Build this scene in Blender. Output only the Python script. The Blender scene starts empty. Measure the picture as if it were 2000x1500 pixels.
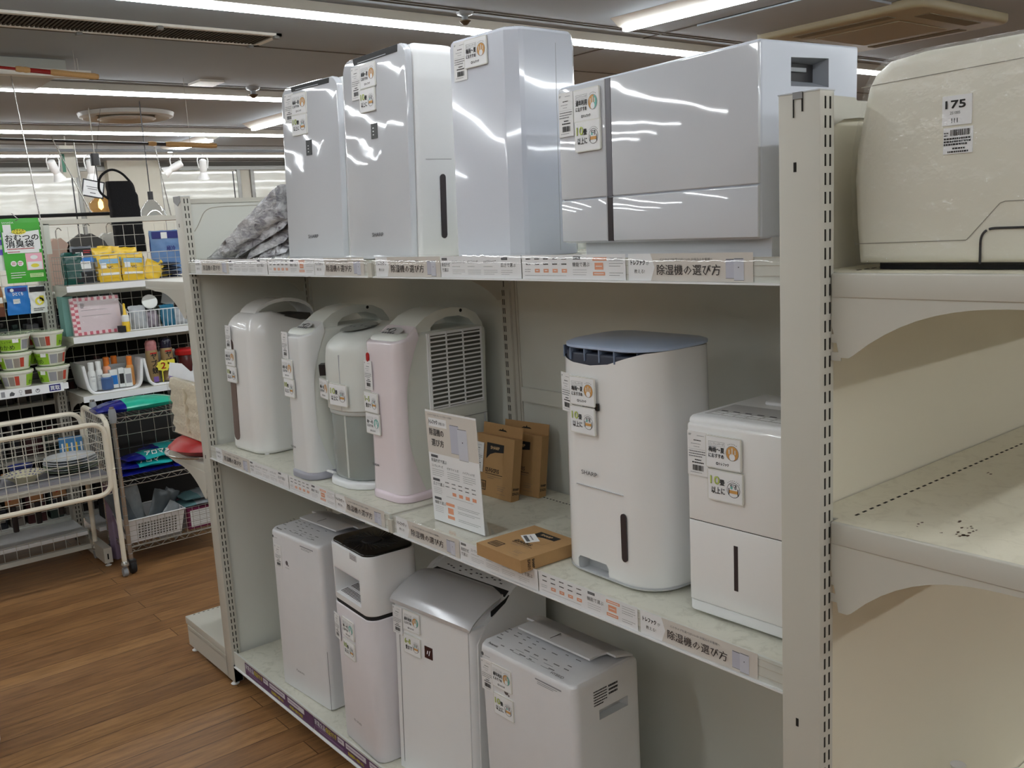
import bpy, math, random
from mathutils import Matrix, Vector
R = math.radians
rnd = random.Random(7)
SC = bpy.context.scene
COL = SC.collection

# ------------------------------------------------------------------ camera, world, exposure
cam_d = bpy.data.cameras.new('camera')
cam_d.sensor_width = 36.0
cam_d.lens = 36.0 * 1832.46 / 2000.0
cam_d.clip_start = 0.02
cam_d.clip_end = 60
cam = bpy.data.objects.new('camera', cam_d)
COL.objects.link(cam)
yaw, pit, rol = 2.46586, -0.17018, -0.05615
fw = Vector((math.cos(pit) * math.cos(yaw), math.cos(pit) * math.sin(yaw), math.sin(pit)))
rt = Vector((math.sin(yaw), -math.cos(yaw), 0))
up = rt.cross(fw)
c_, s_ = math.cos(rol), math.sin(rol)
rt, up = c_ * rt + s_ * up, -s_ * rt + c_ * up
cam.matrix_world = Matrix(((rt.x, up.x, -fw.x, 3.2318), (rt.y, up.y, -fw.y, -1.2027),
                           (rt.z, up.z, -fw.z, 1.6496), (0, 0, 0, 1)))
SC.camera = cam
SC.view_settings.view_transform = 'Standard'
SC.view_settings.look = 'None'
SC.view_settings.gamma = 1.0
SC.view_settings.use_curve_mapping = False
SC.view_settings.exposure = 0.0
LAMP = 31.0            # strip light radiance
world = bpy.data.worlds.new('world')
world.use_nodes = True
world.node_tree.nodes['Background'].inputs[0].default_value = (0.9, 0.95, 1, 1)
world.node_tree.nodes['Background'].inputs[1].default_value = 0.15
SC.world = world

# ------------------------------------------------------------------ materials
def lin(c):
    return tuple(((x / 255) / 12.92 if x / 255 < .04045 else ((x / 255 + .055) / 1.055) ** 2.4) for x in c)

MATS = {}
def mat(name, rgb, rough=.5, metal=0., var=.03, bump=0., scale=20., coat=0., alpha=1., trans=0., emit=0., spec=.5):
    if name in MATS:
        return MATS[name]
    m = bpy.data.materials.new(name)
    m.use_nodes = True
    nt = m.node_tree
    b = nt.nodes['Principled BSDF']
    col = lin(rgb)
    b.inputs['Roughness'].default_value = rough
    b.inputs['Metallic'].default_value = metal
    b.inputs['Coat Weight'].default_value = coat
    b.inputs['Coat Roughness'].default_value = .04
    b.inputs['Specular IOR Level'].default_value = spec
    b.inputs['Alpha'].default_value = alpha
    b.inputs['Transmission Weight'].default_value = trans
    if emit:
        b.inputs['Emission Color'].default_value = (*col, 1)
        b.inputs['Emission Strength'].default_value = emit
    tc = nt.nodes.new('ShaderNodeTexCoord')
    n = nt.nodes.new('ShaderNodeTexNoise')
    n.inputs['Scale'].default_value = scale
    n.inputs['Detail'].default_value = 3
    nt.links.new(tc.outputs['Object'], n.inputs['Vector'])
    r = nt.nodes.new('ShaderNodeMix')
    r.data_type = 'RGBA'
    r.inputs['A'].default_value = (*[x * (1 - var) for x in col], 1)
    r.inputs['B'].default_value = (*[min(1, x * (1 + var)) for x in col], 1)
    nt.links.new(n.outputs['Fac'], r.inputs['Factor'])
    nt.links.new(r.outputs['Result'], b.inputs['Base Color'])
    if bump:
        bp = nt.nodes.new('ShaderNodeBump')
        bp.inputs['Strength'].default_value = bump
        bp.inputs['Distance'].default_value = .01
        nt.links.new(n.outputs['Fac'], bp.inputs['Height'])
        nt.links.new(bp.outputs['Normal'], b.inputs['Normal'])
    m['base'] = rgb
    MATS[name] = m
    return m

def clear_mat(name, tint=(255, 255, 255), gloss=.10, rough=.03, bump=0., scale=30, wrinkle=0.):
    """clear film: mostly see-through with a glossy skin"""
    if name in MATS:
        return MATS[name]
    m = bpy.data.materials.new(name)
    m.use_nodes = True
    nt = m.node_tree
    nt.nodes.remove(nt.nodes['Principled BSDF'])
    out = nt.nodes['Material Output']
    tr = nt.nodes.new('ShaderNodeBsdfTransparent')
    tr.inputs[0].default_value = (*lin(tint), 1)
    gl = nt.nodes.new('ShaderNodeBsdfGlossy')
    gl.inputs['Roughness'].default_value = rough
    lw = nt.nodes.new('ShaderNodeLayerWeight')
    lw.inputs[0].default_value = .5
    pw = nt.nodes.new('ShaderNodeMath')
    pw.operation = 'POWER'
    pw.inputs[1].default_value = 4
    nt.links.new(lw.outputs['Facing'], pw.inputs[0])
    ad = nt.nodes.new('ShaderNodeMath')
    ad.operation = 'MULTIPLY_ADD'
    ad.inputs[1].default_value = .5
    ad.inputs[2].default_value = gloss
    mx = nt.nodes.new('ShaderNodeMixShader')
    nt.links.new(pw.outputs[0], ad.inputs[0])
    nt.links.new(ad.outputs[0], mx.inputs[0])
    nt.links.new(tr.outputs[0], mx.inputs[1])
    nt.links.new(gl.outputs[0], mx.inputs[2])
    nt.links.new(mx.outputs[0], out.inputs[0])
    if bump:
        tc = nt.nodes.new('ShaderNodeTexCoord')
        n = nt.nodes.new('ShaderNodeTexNoise')
        n.inputs['Scale'].default_value = scale
        n.inputs['Detail'].default_value = 4
        bp = nt.nodes.new('ShaderNodeBump')
        bp.inputs['Strength'].default_value = bump
        bp.inputs['Distance'].default_value = .01
        nt.links.new(tc.outputs['Object'], n.inputs['Vector'])
        nt.links.new(n.outputs['Fac'], bp.inputs['Height'])
        nt.links.new(bp.outputs['Normal'], gl.inputs['Normal'])
        nt.links.new(bp.outputs['Normal'], lw.inputs['Normal'])
    MATS[name] = m
    return m

def glossy_panel(name, rgb, wav=.25, rough=.06):
    """moulded glossy plastic front whose reflections wander a little"""
    if name in MATS:
        return MATS[name]
    m = mat(name, rgb, rough=rough, var=.01, scale=6, coat=.6)
    nt = m.node_tree
    b = nt.nodes['Principled BSDF']
    tc = nt.nodes.new('ShaderNodeTexCoord')
    n = nt.nodes.new('ShaderNodeTexNoise')
    n.inputs['Scale'].default_value = 5.5
    n.inputs['Detail'].default_value = 2
    bp = nt.nodes.new('ShaderNodeBump')
    bp.inputs['Strength'].default_value = wav
    bp.inputs['Distance'].default_value = .012
    nt.links.new(tc.outputs['Object'], n.inputs['Vector'])
    nt.links.new(n.outputs['Fac'], bp.inputs['Height'])
    nt.links.new(bp.outputs['Normal'], b.inputs['Normal'])
    nt.links.new(bp.outputs['Normal'], b.inputs['Coat Normal'])
    return m

CREAM = mat('cream_steel', (198, 195, 184), .42, var=.02, scale=4, bump=.01)
CREAM2 = mat('panel_steel', (213, 214, 206), .5, var=.03, scale=3, bump=.01)
SLOT = mat('slot_dark', (28, 25, 20), .9)
WHITE = mat('white_plastic', (238, 239, 240), .35, var=.01)
WHITEG = glossy_panel('white_gloss_panel', (210, 213, 219))
WHITES = glossy_panel('white_semi_gloss', (242, 242, 241), .05, .25)
TOWER = glossy_panel('bluish_tower_white', (214, 218, 228), .08, .15)
COOL = mat('cool_white_plastic', (206, 211, 222), .3, var=.01)
GREYP = mat('grey_plastic', (150, 154, 158), .4)
DARK = mat('dark_plastic', (36, 35, 38), .35)
BLACKG = mat('black_gloss', (12, 12, 13), .12)
BLACK = mat('black_ink', (22, 22, 24), .7)
INK = mat('grey_ink', (90, 90, 94), .7)
INK2 = mat('pale_ink', (150, 150, 155), .7)
PAPER = mat('white_paper', (240, 241, 242), .6, var=.01)
BEIGE = mat('beige_paper', (216, 210, 202), .6, var=.01)
ORANGE = mat('orange_ink', (234, 164, 130), .6)
GREEN = mat('lime_ink', (200, 216, 110), .6)
ICONO = mat('icon_orange', (214, 160, 90), .6)
ICONT = mat('icon_teal', (120, 190, 180), .6)
YEL = mat('yellow_ink', (226, 214, 70), .6)
PURPLE = mat('purple_card', (88, 54, 96), .45)
LILAC = mat('lilac_ink', (150, 120, 158), .6)
RED = mat('red_plastic', (176, 22, 22), .35)
CARD = mat('cardboard', (176, 138, 92), .8, var=.06, scale=60)
CHROME = mat('chrome_wire', (190, 188, 184), .25, metal=.9)
WIRE = mat('grey_wire', (176, 172, 164), .4, metal=.3)
CTUBE = mat('cream_tube', (236, 228, 210), .35)
ACR = clear_mat('clear_acrylic', gloss=.06)
FILM = clear_mat('clear_film', gloss=.03, rough=.06, bump=.5, scale=45)
WRAP = clear_mat('stretch_wrap', gloss=.04, rough=.08, bump=1.0, scale=24)
SCREEN = mat('window_brown', (112, 96, 90), .2)
SMOKE = mat('window_smoke', (58, 52, 56), .2)

# ------------------------------------------------------------------ mesh builder
class MB:
    def __init__(s, M=None):
        s.v = []; s.f = []; s.m = []; s.mats = []; s.M = M or Matrix()
    def mi(s, m):
        if m not in s.mats: s.mats.append(m)
        return s.mats.index(m)
    def add(s, vs, fs, m, T=None):
        k = len(s.v); M = s.M @ T if T is not None else s.M
        s.v += [tuple(M @ Vector(p)) for p in vs]
        s.f += [tuple(i + k for i in f) for f in fs]
        s.m += [s.mi(m)] * len(fs)
        return s
    def box(s, x0, x1, y0, y1, z0, z1, m, T=None):
        vs = [(x, y, z) for z in (z0, z1) for y in (y0, y1) for x in (x0, x1)]
        return s.add(vs, [(0, 2, 3, 1), (4, 5, 7, 6), (0, 1, 5, 4), (2, 6, 7, 3), (0, 4, 6, 2), (1, 3, 7, 5)], m, T)
    def loft(s, rings, m, cap0=True, cap1=True, T=None, closed=True):
        n = len(rings[0]); vs = [p for r in rings for p in r]; fs = []
        for i in range(len(rings) - 1):
            for j in range(n if closed else n - 1):
                a = i * n + j; b = i * n + (j + 1) % n
                fs.append((a, b, b + n, a + n))
        if cap0: fs.append(tuple(range(n))[::-1])
        if cap1: fs.append(tuple(range((len(rings) - 1) * n, len(rings) * n)))
        return s.add(vs, fs, m, T)
    def prism(s, pts, ax, a0, a1, m, T=None):
        """extrude a polygon; ax='x': pts are (y,z), 'y': (x,z), 'z': (x,y)"""
        f = {'x': lambda p, a: (a, p[0], p[1]), 'y': lambda p, a: (p[0], a, p[1]), 'z': lambda p, a: (p[0], p[1], a)}[ax]
        return s.loft([[f(p, a0) for p in pts], [f(p, a1) for p in pts]], m, T=T)
    def body(s, x0, x1, y0, y1, z0, z1, r, m, bt=.006, bb=.004, n=6, T=None, cap=True):
        if not isinstance(r, (tuple, list)): r = (r,) * 4
        rings = []
        for i in range(4):
            a = math.pi / 2 * i / 3; ins = bb * (1 - math.sin(a)); z = z0 + bb * (1 - math.cos(a))
            rings.append(rrect(x0 + ins, x1 - ins, y0 + ins, y1 - ins, [max(q - ins, .0005) for q in r], z, n))
        for i in range(4):
            a = math.pi / 2 * i / 3; ins = bt * (1 - math.cos(a)); z = z1 - bt * (1 - math.sin(a))
            rings.append(rrect(x0 + ins, x1 - ins, y0 + ins, y1 - ins, [max(q - ins, .0005) for q in r], z, n))
        return s.loft(rings, m, cap, cap, T)
    def tube(s, pts, r, m, n=8, closed=False, T=None):
        pts = [Vector(p) for p in pts]; rings = []; N = len(pts)
        u0 = None
        for i, p in enumerate(pts):
            if closed: d = pts[(i + 1) % N] - pts[i - 1]
            else: d = pts[min(i + 1, N - 1)] - pts[max(i - 1, 0)]
            d.normalize()
            if u0 is None:
                u0 = d.orthogonal().normalized()
            u = (u0 - d * u0.dot(d)).normalized(); u0 = u
            w = d.cross(u)
            rr = r[i] if isinstance(r, (list, tuple)) else r
            rings.append([tuple(p + rr * (math.cos(2 * math.pi * k / n) * u + math.sin(2 * math.pi * k / n) * w)) for k in range(n)])
        if closed: rings.append(rings[0])
        return s.loft(rings, m, not closed, not closed, T)
    def lathe(s, prof, m, c=(0, 0, 0), n=20, T=None, cap0=True, cap1=True):
        rings = [[(c[0] + r * math.cos(2 * math.pi * k / n), c[1] + r * math.sin(2 * math.pi * k / n), c[2] + z) for k in range(n)] for r, z in prof]
        return s.loft(rings, m, cap0, cap1, T)
    def text(s, body, x, z, h, m, width=None, y=-.0006, bold=0., T=None, align='l'):
        """lettering in the xz plane facing -y, baseline z, cap height h"""
        vs, fs, w = glyphs(body)
        k = h / .72; kx = k if width is None else width / w
        ox = x - (w * kx / 2 if align == 'c' else 0)
        cp = [(0, 0)] if not bold else [(0, 0), (bold, 0), (0, bold), (bold, bold)]
        for i, (dx, dz) in enumerate(cp):
            s.add([(ox + (a) * kx + dx, y - .0001 * i, z + b * k + dz) for a, b in vs], fs, m, T)
        return s
    def flat(s, x0, x1, z0, z1, m, y=-.0004, T=None):
        return s.add([(x0, y, z0), (x1, y, z0), (x1, y, z1), (x0, y, z1)], [(0, 1, 2, 3)], m, T)
    def poly(s, pts, m, y=-.0004, T=None):
        return s.add([(a, y, b) for a, b in pts], [tuple(range(len(pts)))], m, T)
    def disc(s, x, z, r, m, y=-.0005, r2=0, n=20, T=None, sz=1.):
        o = [(x + r * math.cos(2 * math.pi * k / n), y, z + sz * r * math.sin(2 * math.pi * k / n)) for k in range(n)]
        if not r2: return s.add(o, [tuple(range(n))], m, T)
        i = [(x + r2 * math.cos(2 * math.pi * k / n), y, z + sz * r2 * math.sin(2 * math.pi * k / n)) for k in range(n)]
        return s.add(o + i, [(k, (k + 1) % n, n + (k + 1) % n, n + k) for k in range(n)], m, T)
    def mesh(s, name, smooth=32):
        me = bpy.data.meshes.new(name)
        me.from_pydata(s.v, [], s.f)
        for m in s.mats: me.materials.append(m)
        me.polygons.foreach_set('material_index', s.m)
        me.update()
        if smooth:
            me.polygons.foreach_set('use_smooth', [True] * len(me.polygons))
            me.set_sharp_from_angle(angle=R(smooth))
        return me
    def build(s, name, parent=None, label=None, smooth=32):
        o = bpy.data.objects.new(name, s.mesh(name, smooth))
        COL.objects.link(o)
        if parent is not None: o.parent = parent
        if label: o['label'] = label
        return o

def rrect(x0, x1, y0, y1, r, z, n=6):
    if not isinstance(r, (tuple, list)): r = (r,) * 4
    out = []
    for (cx, cy, a0, q) in ((x0 + r[0], y0 + r[0], 180, r[0]), (x1 - r[1], y0 + r[1], 270, r[1]),
                            (x1 - r[2], y1 - r[2], 0, r[2]), (x0 + r[3], y1 - r[3], 90, r[3])):
        for i in range(n + 1):
            a = R(a0 + 90 * i / n)
            out.append((cx + q * math.cos(a), cy + q * math.sin(a), z))
    return out

def rounded(pts, r=.1, n=5):
    """round the corners of an open 3d polyline"""
    out = [Vector(pts[0])]
    for i in range(1, len(pts) - 1):
        p, a, b = Vector(pts[i]), Vector(pts[i - 1]), Vector(pts[i + 1])
        da, db = (a - p), (b - p)
        q = min(r, da.length * .49, db.length * .49)
        s0, s1 = p + da.normalized() * q, p + db.normalized() * q
        for k in range(n + 1):
            t = k / n
            out.append((1 - t) ** 2 * s0 + 2 * t * (1 - t) * p + t * t * s1)
    out.append(Vector(pts[-1]))
    return out

_G = {}
def glyphs(body):
    if body in _G: return _G[body]
    cu = bpy.data.curves.new('t', 'FONT'); cu.body = body; cu.size = 1; cu.resolution_u = 4 if body.isascii() and len(body) < 9 else (2 if len(body) < 6 else 1)
    o = bpy.data.objects.new('t', cu); COL.objects.link(o)
    dg = bpy.context.evaluated_depsgraph_get()
    me = bpy.data.meshes.new_from_object(o.evaluated_get(dg))
    vs = [(v.co.x, v.co.y) for v in me.vertices]; fs = [tuple(p.vertices) for p in me.polygons]
    bpy.data.objects.remove(o); bpy.data.curves.remove(cu); bpy.data.meshes.remove(me)
    mn = min(v[0] for v in vs); w = max(v[0] for v in vs) - mn
    vs = [(a - mn, b) for a, b in vs]
    _G[body] = (vs, fs, w)
    return _G[body]

def thing(name, label, cat, loc=(0, 0, 0), rz=0., group=None, rot=None):
    o = bpy.data.objects.new(name, None); COL.objects.link(o)
    o.empty_display_size = .05
    o.location = loc; o.rotation_euler = rot or (0, 0, R(rz))
    o['label'] = label; o['category'] = cat
    if group: o['group'] = group
    return o
def tag(o, label, cat, group=None, kind=None):
    o['label'] = label; o['category'] = cat
    if group: o['group'] = group
    if kind: o['kind'] = kind
    return o
def struct(name, mb, smooth=32):
    o = mb.build(name, smooth=smooth); o['kind'] = 'structure'; return o
def place(o, loc, rz=0., rot=None):
    o.location = loc; o.rotation_euler = rot or (0, 0, R(rz)); return o
def dup(root, loc=None, label=None, rz=None, rot=None):
    r = root.copy(); COL.objects.link(r)
    if loc is not None: r.location = loc
    if rz is not None: r.rotation_euler = (0, 0, R(rz))
    if rot is not None: r.rotation_euler = rot
    if label: r['label'] = label
    for ch in list(root.children):
        c = ch.copy(); COL.objects.link(c); c.parent = r
        for g in ch.children:
            d = g.copy(); COL.objects.link(d); d.parent = c
    return r
def fixn(me):
    import bmesh
    b = bmesh.new(); b.from_mesh(me); bmesh.ops.remove_doubles(b, verts=b.verts, dist=1e-6)
    bmesh.ops.recalc_face_normals(b, faces=b.faces); b.to_mesh(me); b.free()
def cut(o, *cutters):
    fixn(o.data)
    for mb in cutters:
        c = bpy.data.objects.new('cutter', mb.mesh('cutter', 0)); COL.objects.link(c); fixn(c.data)
        md = o.modifiers.new('b', 'BOOLEAN'); md.operation = 'DIFFERENCE'; md.object = c; md.solver = 'EXACT'
        md.material_mode = 'TRANSFER' if hasattr(md, 'material_mode') else md.material_mode
        par, mw = o.parent, o.matrix_world.copy()
        o.parent = None
        bpy.context.view_layer.update()
        dg = bpy.context.evaluated_depsgraph_get()
        me = bpy.data.meshes.new_from_object(o.evaluated_get(dg))
        o.modifiers.clear(); old = o.data; o.data = me; bpy.data.meshes.remove(old)
        cm = c.data; bpy.data.objects.remove(c); bpy.data.meshes.remove(cm)
        me.polygons.foreach_set('use_smooth', [True] * len(me.polygons))
        me.set_sharp_from_angle(angle=R(32))
        o.parent = par
    return o
def shear(le):
    M = Matrix(); M[1][2] = math.tan(R(le)); return M
# ------------------------------------------------------------------ room
ZC = 2.7
def floor_mat():
    m = mat('wood_floor', (150, 104, 64), .38, var=.1)
    nt = m.node_tree; b = nt.nodes['Principled BSDF']
    tc = nt.nodes.new('ShaderNodeTexCoord')
    mp = nt.nodes.new('ShaderNodeMapping'); mp.inputs['Rotation'].default_value = (0, 0, R(90))
    br = nt.nodes.new('ShaderNodeTexBrick')
    br.offset = .37
    br.inputs['Scale'].default_value = 1.0
    br.inputs['Brick Width'].default_value = 1.5
    br.inputs['Row Height'].default_value = .105
    br.inputs['Mortar Size'].default_value = .0018
    br.inputs['Mortar Smooth'].default_value = .3
    br.inputs['Color1'].default_value = (*lin((172, 128, 82)), 1)
    br.inputs['Color2'].default_value = (*lin((146, 105, 66)), 1)
    br.inputs['Mortar'].default_value = (*lin((88, 56, 30)), 1)
    nt.links.new(tc.outputs['Object'], mp.inputs[0]); nt.links.new(mp.outputs[0], br.inputs['Vector'])
    n = nt.nodes.new('ShaderNodeTexNoise'); n.inputs['Scale'].default_value = 5; n.inputs['Detail'].default_value = 8
    n.inputs['Roughness'].default_value = .65
    mp2 = nt.nodes.new('ShaderNodeMapping'); mp2.inputs['Scale'].default_value = (9, 1.1, 1)
    nt.links.new(tc.outputs['Object'], mp2.inputs[0]); nt.links.new(mp2.outputs[0], n.inputs['Vector'])
    rp = nt.nodes.new('ShaderNodeValToRGB')
    rp.color_ramp.elements[0].position = .33; rp.color_ramp.elements[0].color = (.42, .36, .32, 1)
    rp.color_ramp.elements[1].position = .6; rp.color_ramp.elements[1].color = (1, 1, 1, 1)
    nt.links.new(n.outputs['Fac'], rp.inputs[0])
    mx = nt.nodes.new('ShaderNodeMix'); mx.data_type = 'RGBA'; mx.blend_type = 'MULTIPLY'; mx.inputs['Factor'].default_value = .75
    nt.links.new(br.outputs['Color'], mx.inputs['A']); nt.links.new(rp.outputs[0], mx.inputs['B'])
    nt.links.new(mx.outputs['Result'], b.inputs['Base Color'])
    rr = nt.nodes.new('ShaderNodeMapRange'); rr.inputs['To Min'].default_value = .3; rr.inputs['To Max'].default_value = .55
    nt.links.new(n.outputs['Fac'], rr.inputs[0]); nt.links.new(rr.outputs[0], b.inputs['Roughness'])
    bp = nt.nodes.new('ShaderNodeBump'); bp.inputs['Strength'].default_value = .15; bp.inputs['Distance'].default_value = .003
    nt.links.new(br.outputs['Fac'], bp.inputs['Height']); bp.invert = True
    nt.links.new(bp.outputs['Normal'], b.inputs['Normal'])
    return m
X0, X1, Y0, Y1 = -9.5, 8.5, -6., 10.
CEIL = mat('ceiling_board', (152, 160, 167), .9, var=.06, scale=1.2, bump=.2)
WALLM = mat('wall_paint', (206, 202, 190), .8)
struct('floor', MB().box(X0, X1, Y0, Y1, -.1, 0, floor_mat()))
cb = MB().box(X0, X1, Y0, Y1, ZC, ZC + .1, CEIL)
struct('ceiling', cb)
struct('wall_far', MB().box(X0 - .1, X0, Y0, Y1, 0, ZC, WALLM))
struct('wall_near', MB().box(X1, X1 + .1, Y0, Y1, 0, ZC, WALLM))
struct('wall_left', MB().box(X0, X1, Y0 - .1, Y0, 0, ZC, WALLM))
struct('wall_right', MB().box(X0, X1, Y1, Y1 + .1, 0, ZC, WALLM))

# shiny white roll-up panels and grey rails of the far wall
GLW = glossy_panel('shiny_white_panel', (222, 222, 212), .03, .22)
GREYRAIL = mat('grey_aluminium', (150, 150, 146), .4, metal=.4)
xw = X0
for i, (ya, yb) in enumerate(((-2.4, -.35), (-.2, 2.2), (3.25, 4.3), (4.55, 7.6))):
    struct('window_%d' % (i + 1), MB().box(xw, xw + .03, ya, yb, .2, 2.56, GLW).box(xw, xw + .045, ya - .05, ya, .2, 2.6, GREYRAIL)
           .box(xw, xw + .045, yb, yb + .05, .2, 2.6, GREYRAIL).box(xw, xw + .035, yb - .06, yb - .045, .2, 2.56, DARK))
struct('trim_1', MB().box(xw, xw + .06, Y0, Y1, 2.58, 2.63, GREYRAIL).box(xw, xw + .03, Y0, Y1, 2.63, 2.69, mat('rail_dark', (98, 96, 90), .6)))
struct('pillar', MB().box(xw, xw + .16, 2.55, 3.2, 0, ZC, mat('pillar_paint', (214, 210, 196), .7)))

# ------------------------------------------------------------------ ceiling fittings
EM = bpy.data.materials.new('tube_glow'); EM.use_nodes = True
e = EM.node_tree.nodes['Principled BSDF']
e.inputs['Base Color'].default_value = (.8, .8, .8, 1)
e.inputs['Emission Color'].default_value = (.925, .972, 1.0, 1)
e.inputs['Emission Strength'].default_value = LAMP
HOUS = mat('lamp_housing', (206, 202, 192), .5)
LR = 'long strip lights in ceiling rows'
def strip(x, y0, y1, label, i=0):
    t = thing('strip_light', label, 'ceiling light', (x, y0, ZC - .002), group=LR)
    L = y1 - y0
    MB().box(-.045, .045, 0, L, -.045, 0, HOUS).build('housing', t)
    MB().body(-.022, .022, .0, L, -.066, -.043, .008, EM, bt=.002, bb=.002, n=2).build('tube', t)
for x, nm in ((-.86, 'row passing behind the tall dehumidifiers'),
              (-3.44, 'row before the round diffuser'),
              (-5.8, 'row just beyond the round diffuser'),
              (-8.1, 'farthest row above the spotlights')):
    for k in range(5):
        strip(x, -4.6 + 2.62 * k, -4.6 + 2.62 * k + 2.62, 'long strip light, ' + ('first', 'second', 'third', 'fourth', 'fifth')[k] + ' from the left in the ' + nm)
for x in (1.45, 3.75, 6.05):
    for k in range(4):
        strip(x, -4.6 + 2.62 * k, -4.6 + 2.62 * k + 2.62, 'long strip light above the aisle, ' + ('first', 'second', 'third', 'fourth')[k] + ' from the left in its row' + (' beside the camera' if 3 < x < 5 else ' behind the camera' if x > 5 else ''))
def short_lamp(x, y, label, rz=0, n=1):
    t = thing('short_strip_light', label, 'ceiling light', (x, y, ZC - .001), rz)
    MB().prism([(-.1, 0), (.1, 0), (.035, -.04), (-.035, -.04)], 'x', 0, 1.25, HOUS).build('reflector', t)
    MB().body(.01, 1.24, -.022, .022, -.062, -.04, .01, EM, n=3).build('tube', t)
short_lamp(-.5, 2.7, 'short strip light above the tall white tower, pointing to the upper edge', 3)
short_lamp(-5.35, 2.72, 'short angled strip light beside the leftmost tall white dehumidifier')
short_lamp(-7.6, 2.72, 'short angled strip light behind the lower fishing rod grip')
# ceiling seams
for i, x in enumerate((-.70, -.66, -1.9, -3.28, -5.62, -7.4)):
    struct('trim_%d' % (i + 2), MB().box(x, x + .012, Y0, Y1, ZC - .004, ZC + .01, mat('ceiling_seam', (70, 62, 52), .9)))
struct('trim_9', MB().box(-1.9, 3, 3.2, 3.215, ZC - .004, ZC + .01, MATS['ceiling_seam']))
struct('trim_10', MB().box(-.4, .45, 3.2, 4.0, ZC - .012, ZC + .01, CEIL))
# linear slot air diffuser
DUST = mat('dusty_vent', (66, 60, 50), .9, var=.2, scale=40)
v = thing('slot_air_vent', 'long dark slotted air vent with pale frame in ceiling', 'air vent', (0, 0, 0))
f = MB(); fx0, fx1, fy0, fy1 = -1.83, -1.53, -1.3, 1.19
for a in ((fx0, fx0 + .03, fy0, fy1), (fx1 - .03, fx1, fy0, fy1), (fx0, fx1, fy1 - .03, fy1), (fx0, fx1, fy0, fy0 + .03)):
    f.box(*a, ZC - .014, ZC - .001, HOUS)
f.build('frame', v)
MB().box(fx0 + .02, fx1 - .02, fy0 + .02, fy1 - .02, ZC - .004, ZC - .001, mat('vent_black', (30, 27, 22), .95)).build('backing', v)
f = MB()
for k in range(120):
    y = fy0 + .035 + k * .0202
    f.box(fx0 + .03, fx1 - .03, y, y + .0095, ZC - .012, ZC - .005, DUST)
f.build('slat', v)['kind'] = 'stuff'
f = MB()
for (x, y) in ((fx0 + .01, 1.14), (fx0 + .01, .25), (fx1 - .01, .55), (fx1 - .01, 1.16), (fx0 + .01, -.6), (fx1 - .01, -.5)):
    f.body(x - .015, x + .015, y - .015, y + .015, ZC - .03, ZC - .012, .004, mat('vent_clip', (110, 108, 104), .5), n=2)
f.build('clip', v)
# round diffuser
v = thing('round_air_diffuser', 'round stepped air diffuser ring in the ceiling', 'air vent', (-4.85, 1.41, ZC - .002))
MB().lathe([(.37, 0), (.36, -.03), (.33, -.042), (.26, -.02), (.24, .0)], mat('diffuser_grey', (176, 176, 172), .4), n=40, cap0=False, cap1=False).build('outer_ring', v)
MB().lathe([(.27, -.001), (.27, -.004), (.0005, -.004)], mat('vent_black', (40, 36, 30), .95), n=40, cap0=False).build('throat', v)
MB().lathe([(.21, -.012), (.225, -.045), (.20, -.058), (.12, -.03), (.11, -.034), (.001, -.03)], MATS['diffuser_grey'], n=40, cap0=False, cap1=False).build('inner_cone', v)
def sprinkler(x, y, label, s=1.):
    t = thing('ceiling_sprinkler', label, 'sprinkler', (x, y, ZC))
    MB().lathe([(.035 * s, 0), (.03 * s, -.012 * s), (.012 * s, -.018 * s), (.012 * s, -.035 * s)], GREYP, cap0=False).build('base', t)
    MB().lathe([(.022 * s, -.034 * s), (.022 * s, -.038 * s), (.008 * s, -.05 * s)], mat('brass', (90, 74, 56), .5, metal=.6)).build('deflector', t)
sprinkler(-.7, 1.78, 'small dark sprinkler head above the nearest strip light row', 1.3)
sprinkler(-3.27, 1.8, 'small sprinkler head left of the leftmost tall dehumidifier', 1.5)
sprinkler(-5.84, 1.9, 'small sprinkler head beyond the round diffuser', 1.5)
tag(MB().box(-3.26, -3.05, 1.33, 1.5, ZC - .015, ZC, HOUS).build('access_plate'), 'small square white plate on the ceiling above the second light row', 'ceiling plate')
# cassette air conditioner
BEA = mat('aged_beige_plastic', (142, 130, 102), .5, var=.05)  # aged beige, darkened to put the ceiling's shade into the colour
v = thing('ceiling_air_conditioner', 'yellowed beige cassette air conditioner in the ceiling', 'air conditioner', (.08, 4.32, ZC), 0)
MB().body(-.54, .54, -.54, .54, -.05, -.001, .09, BEA, bt=.001, bb=.02).build('panel', v)
g = MB().box(-.27, .27, -.27, .27, -.056, -.05, BEA)
g.build('intake_grille', v)
f = MB()
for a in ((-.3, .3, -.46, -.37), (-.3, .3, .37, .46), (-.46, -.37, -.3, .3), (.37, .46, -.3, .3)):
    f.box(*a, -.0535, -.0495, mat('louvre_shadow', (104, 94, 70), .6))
f.build('louvre', v)
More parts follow.
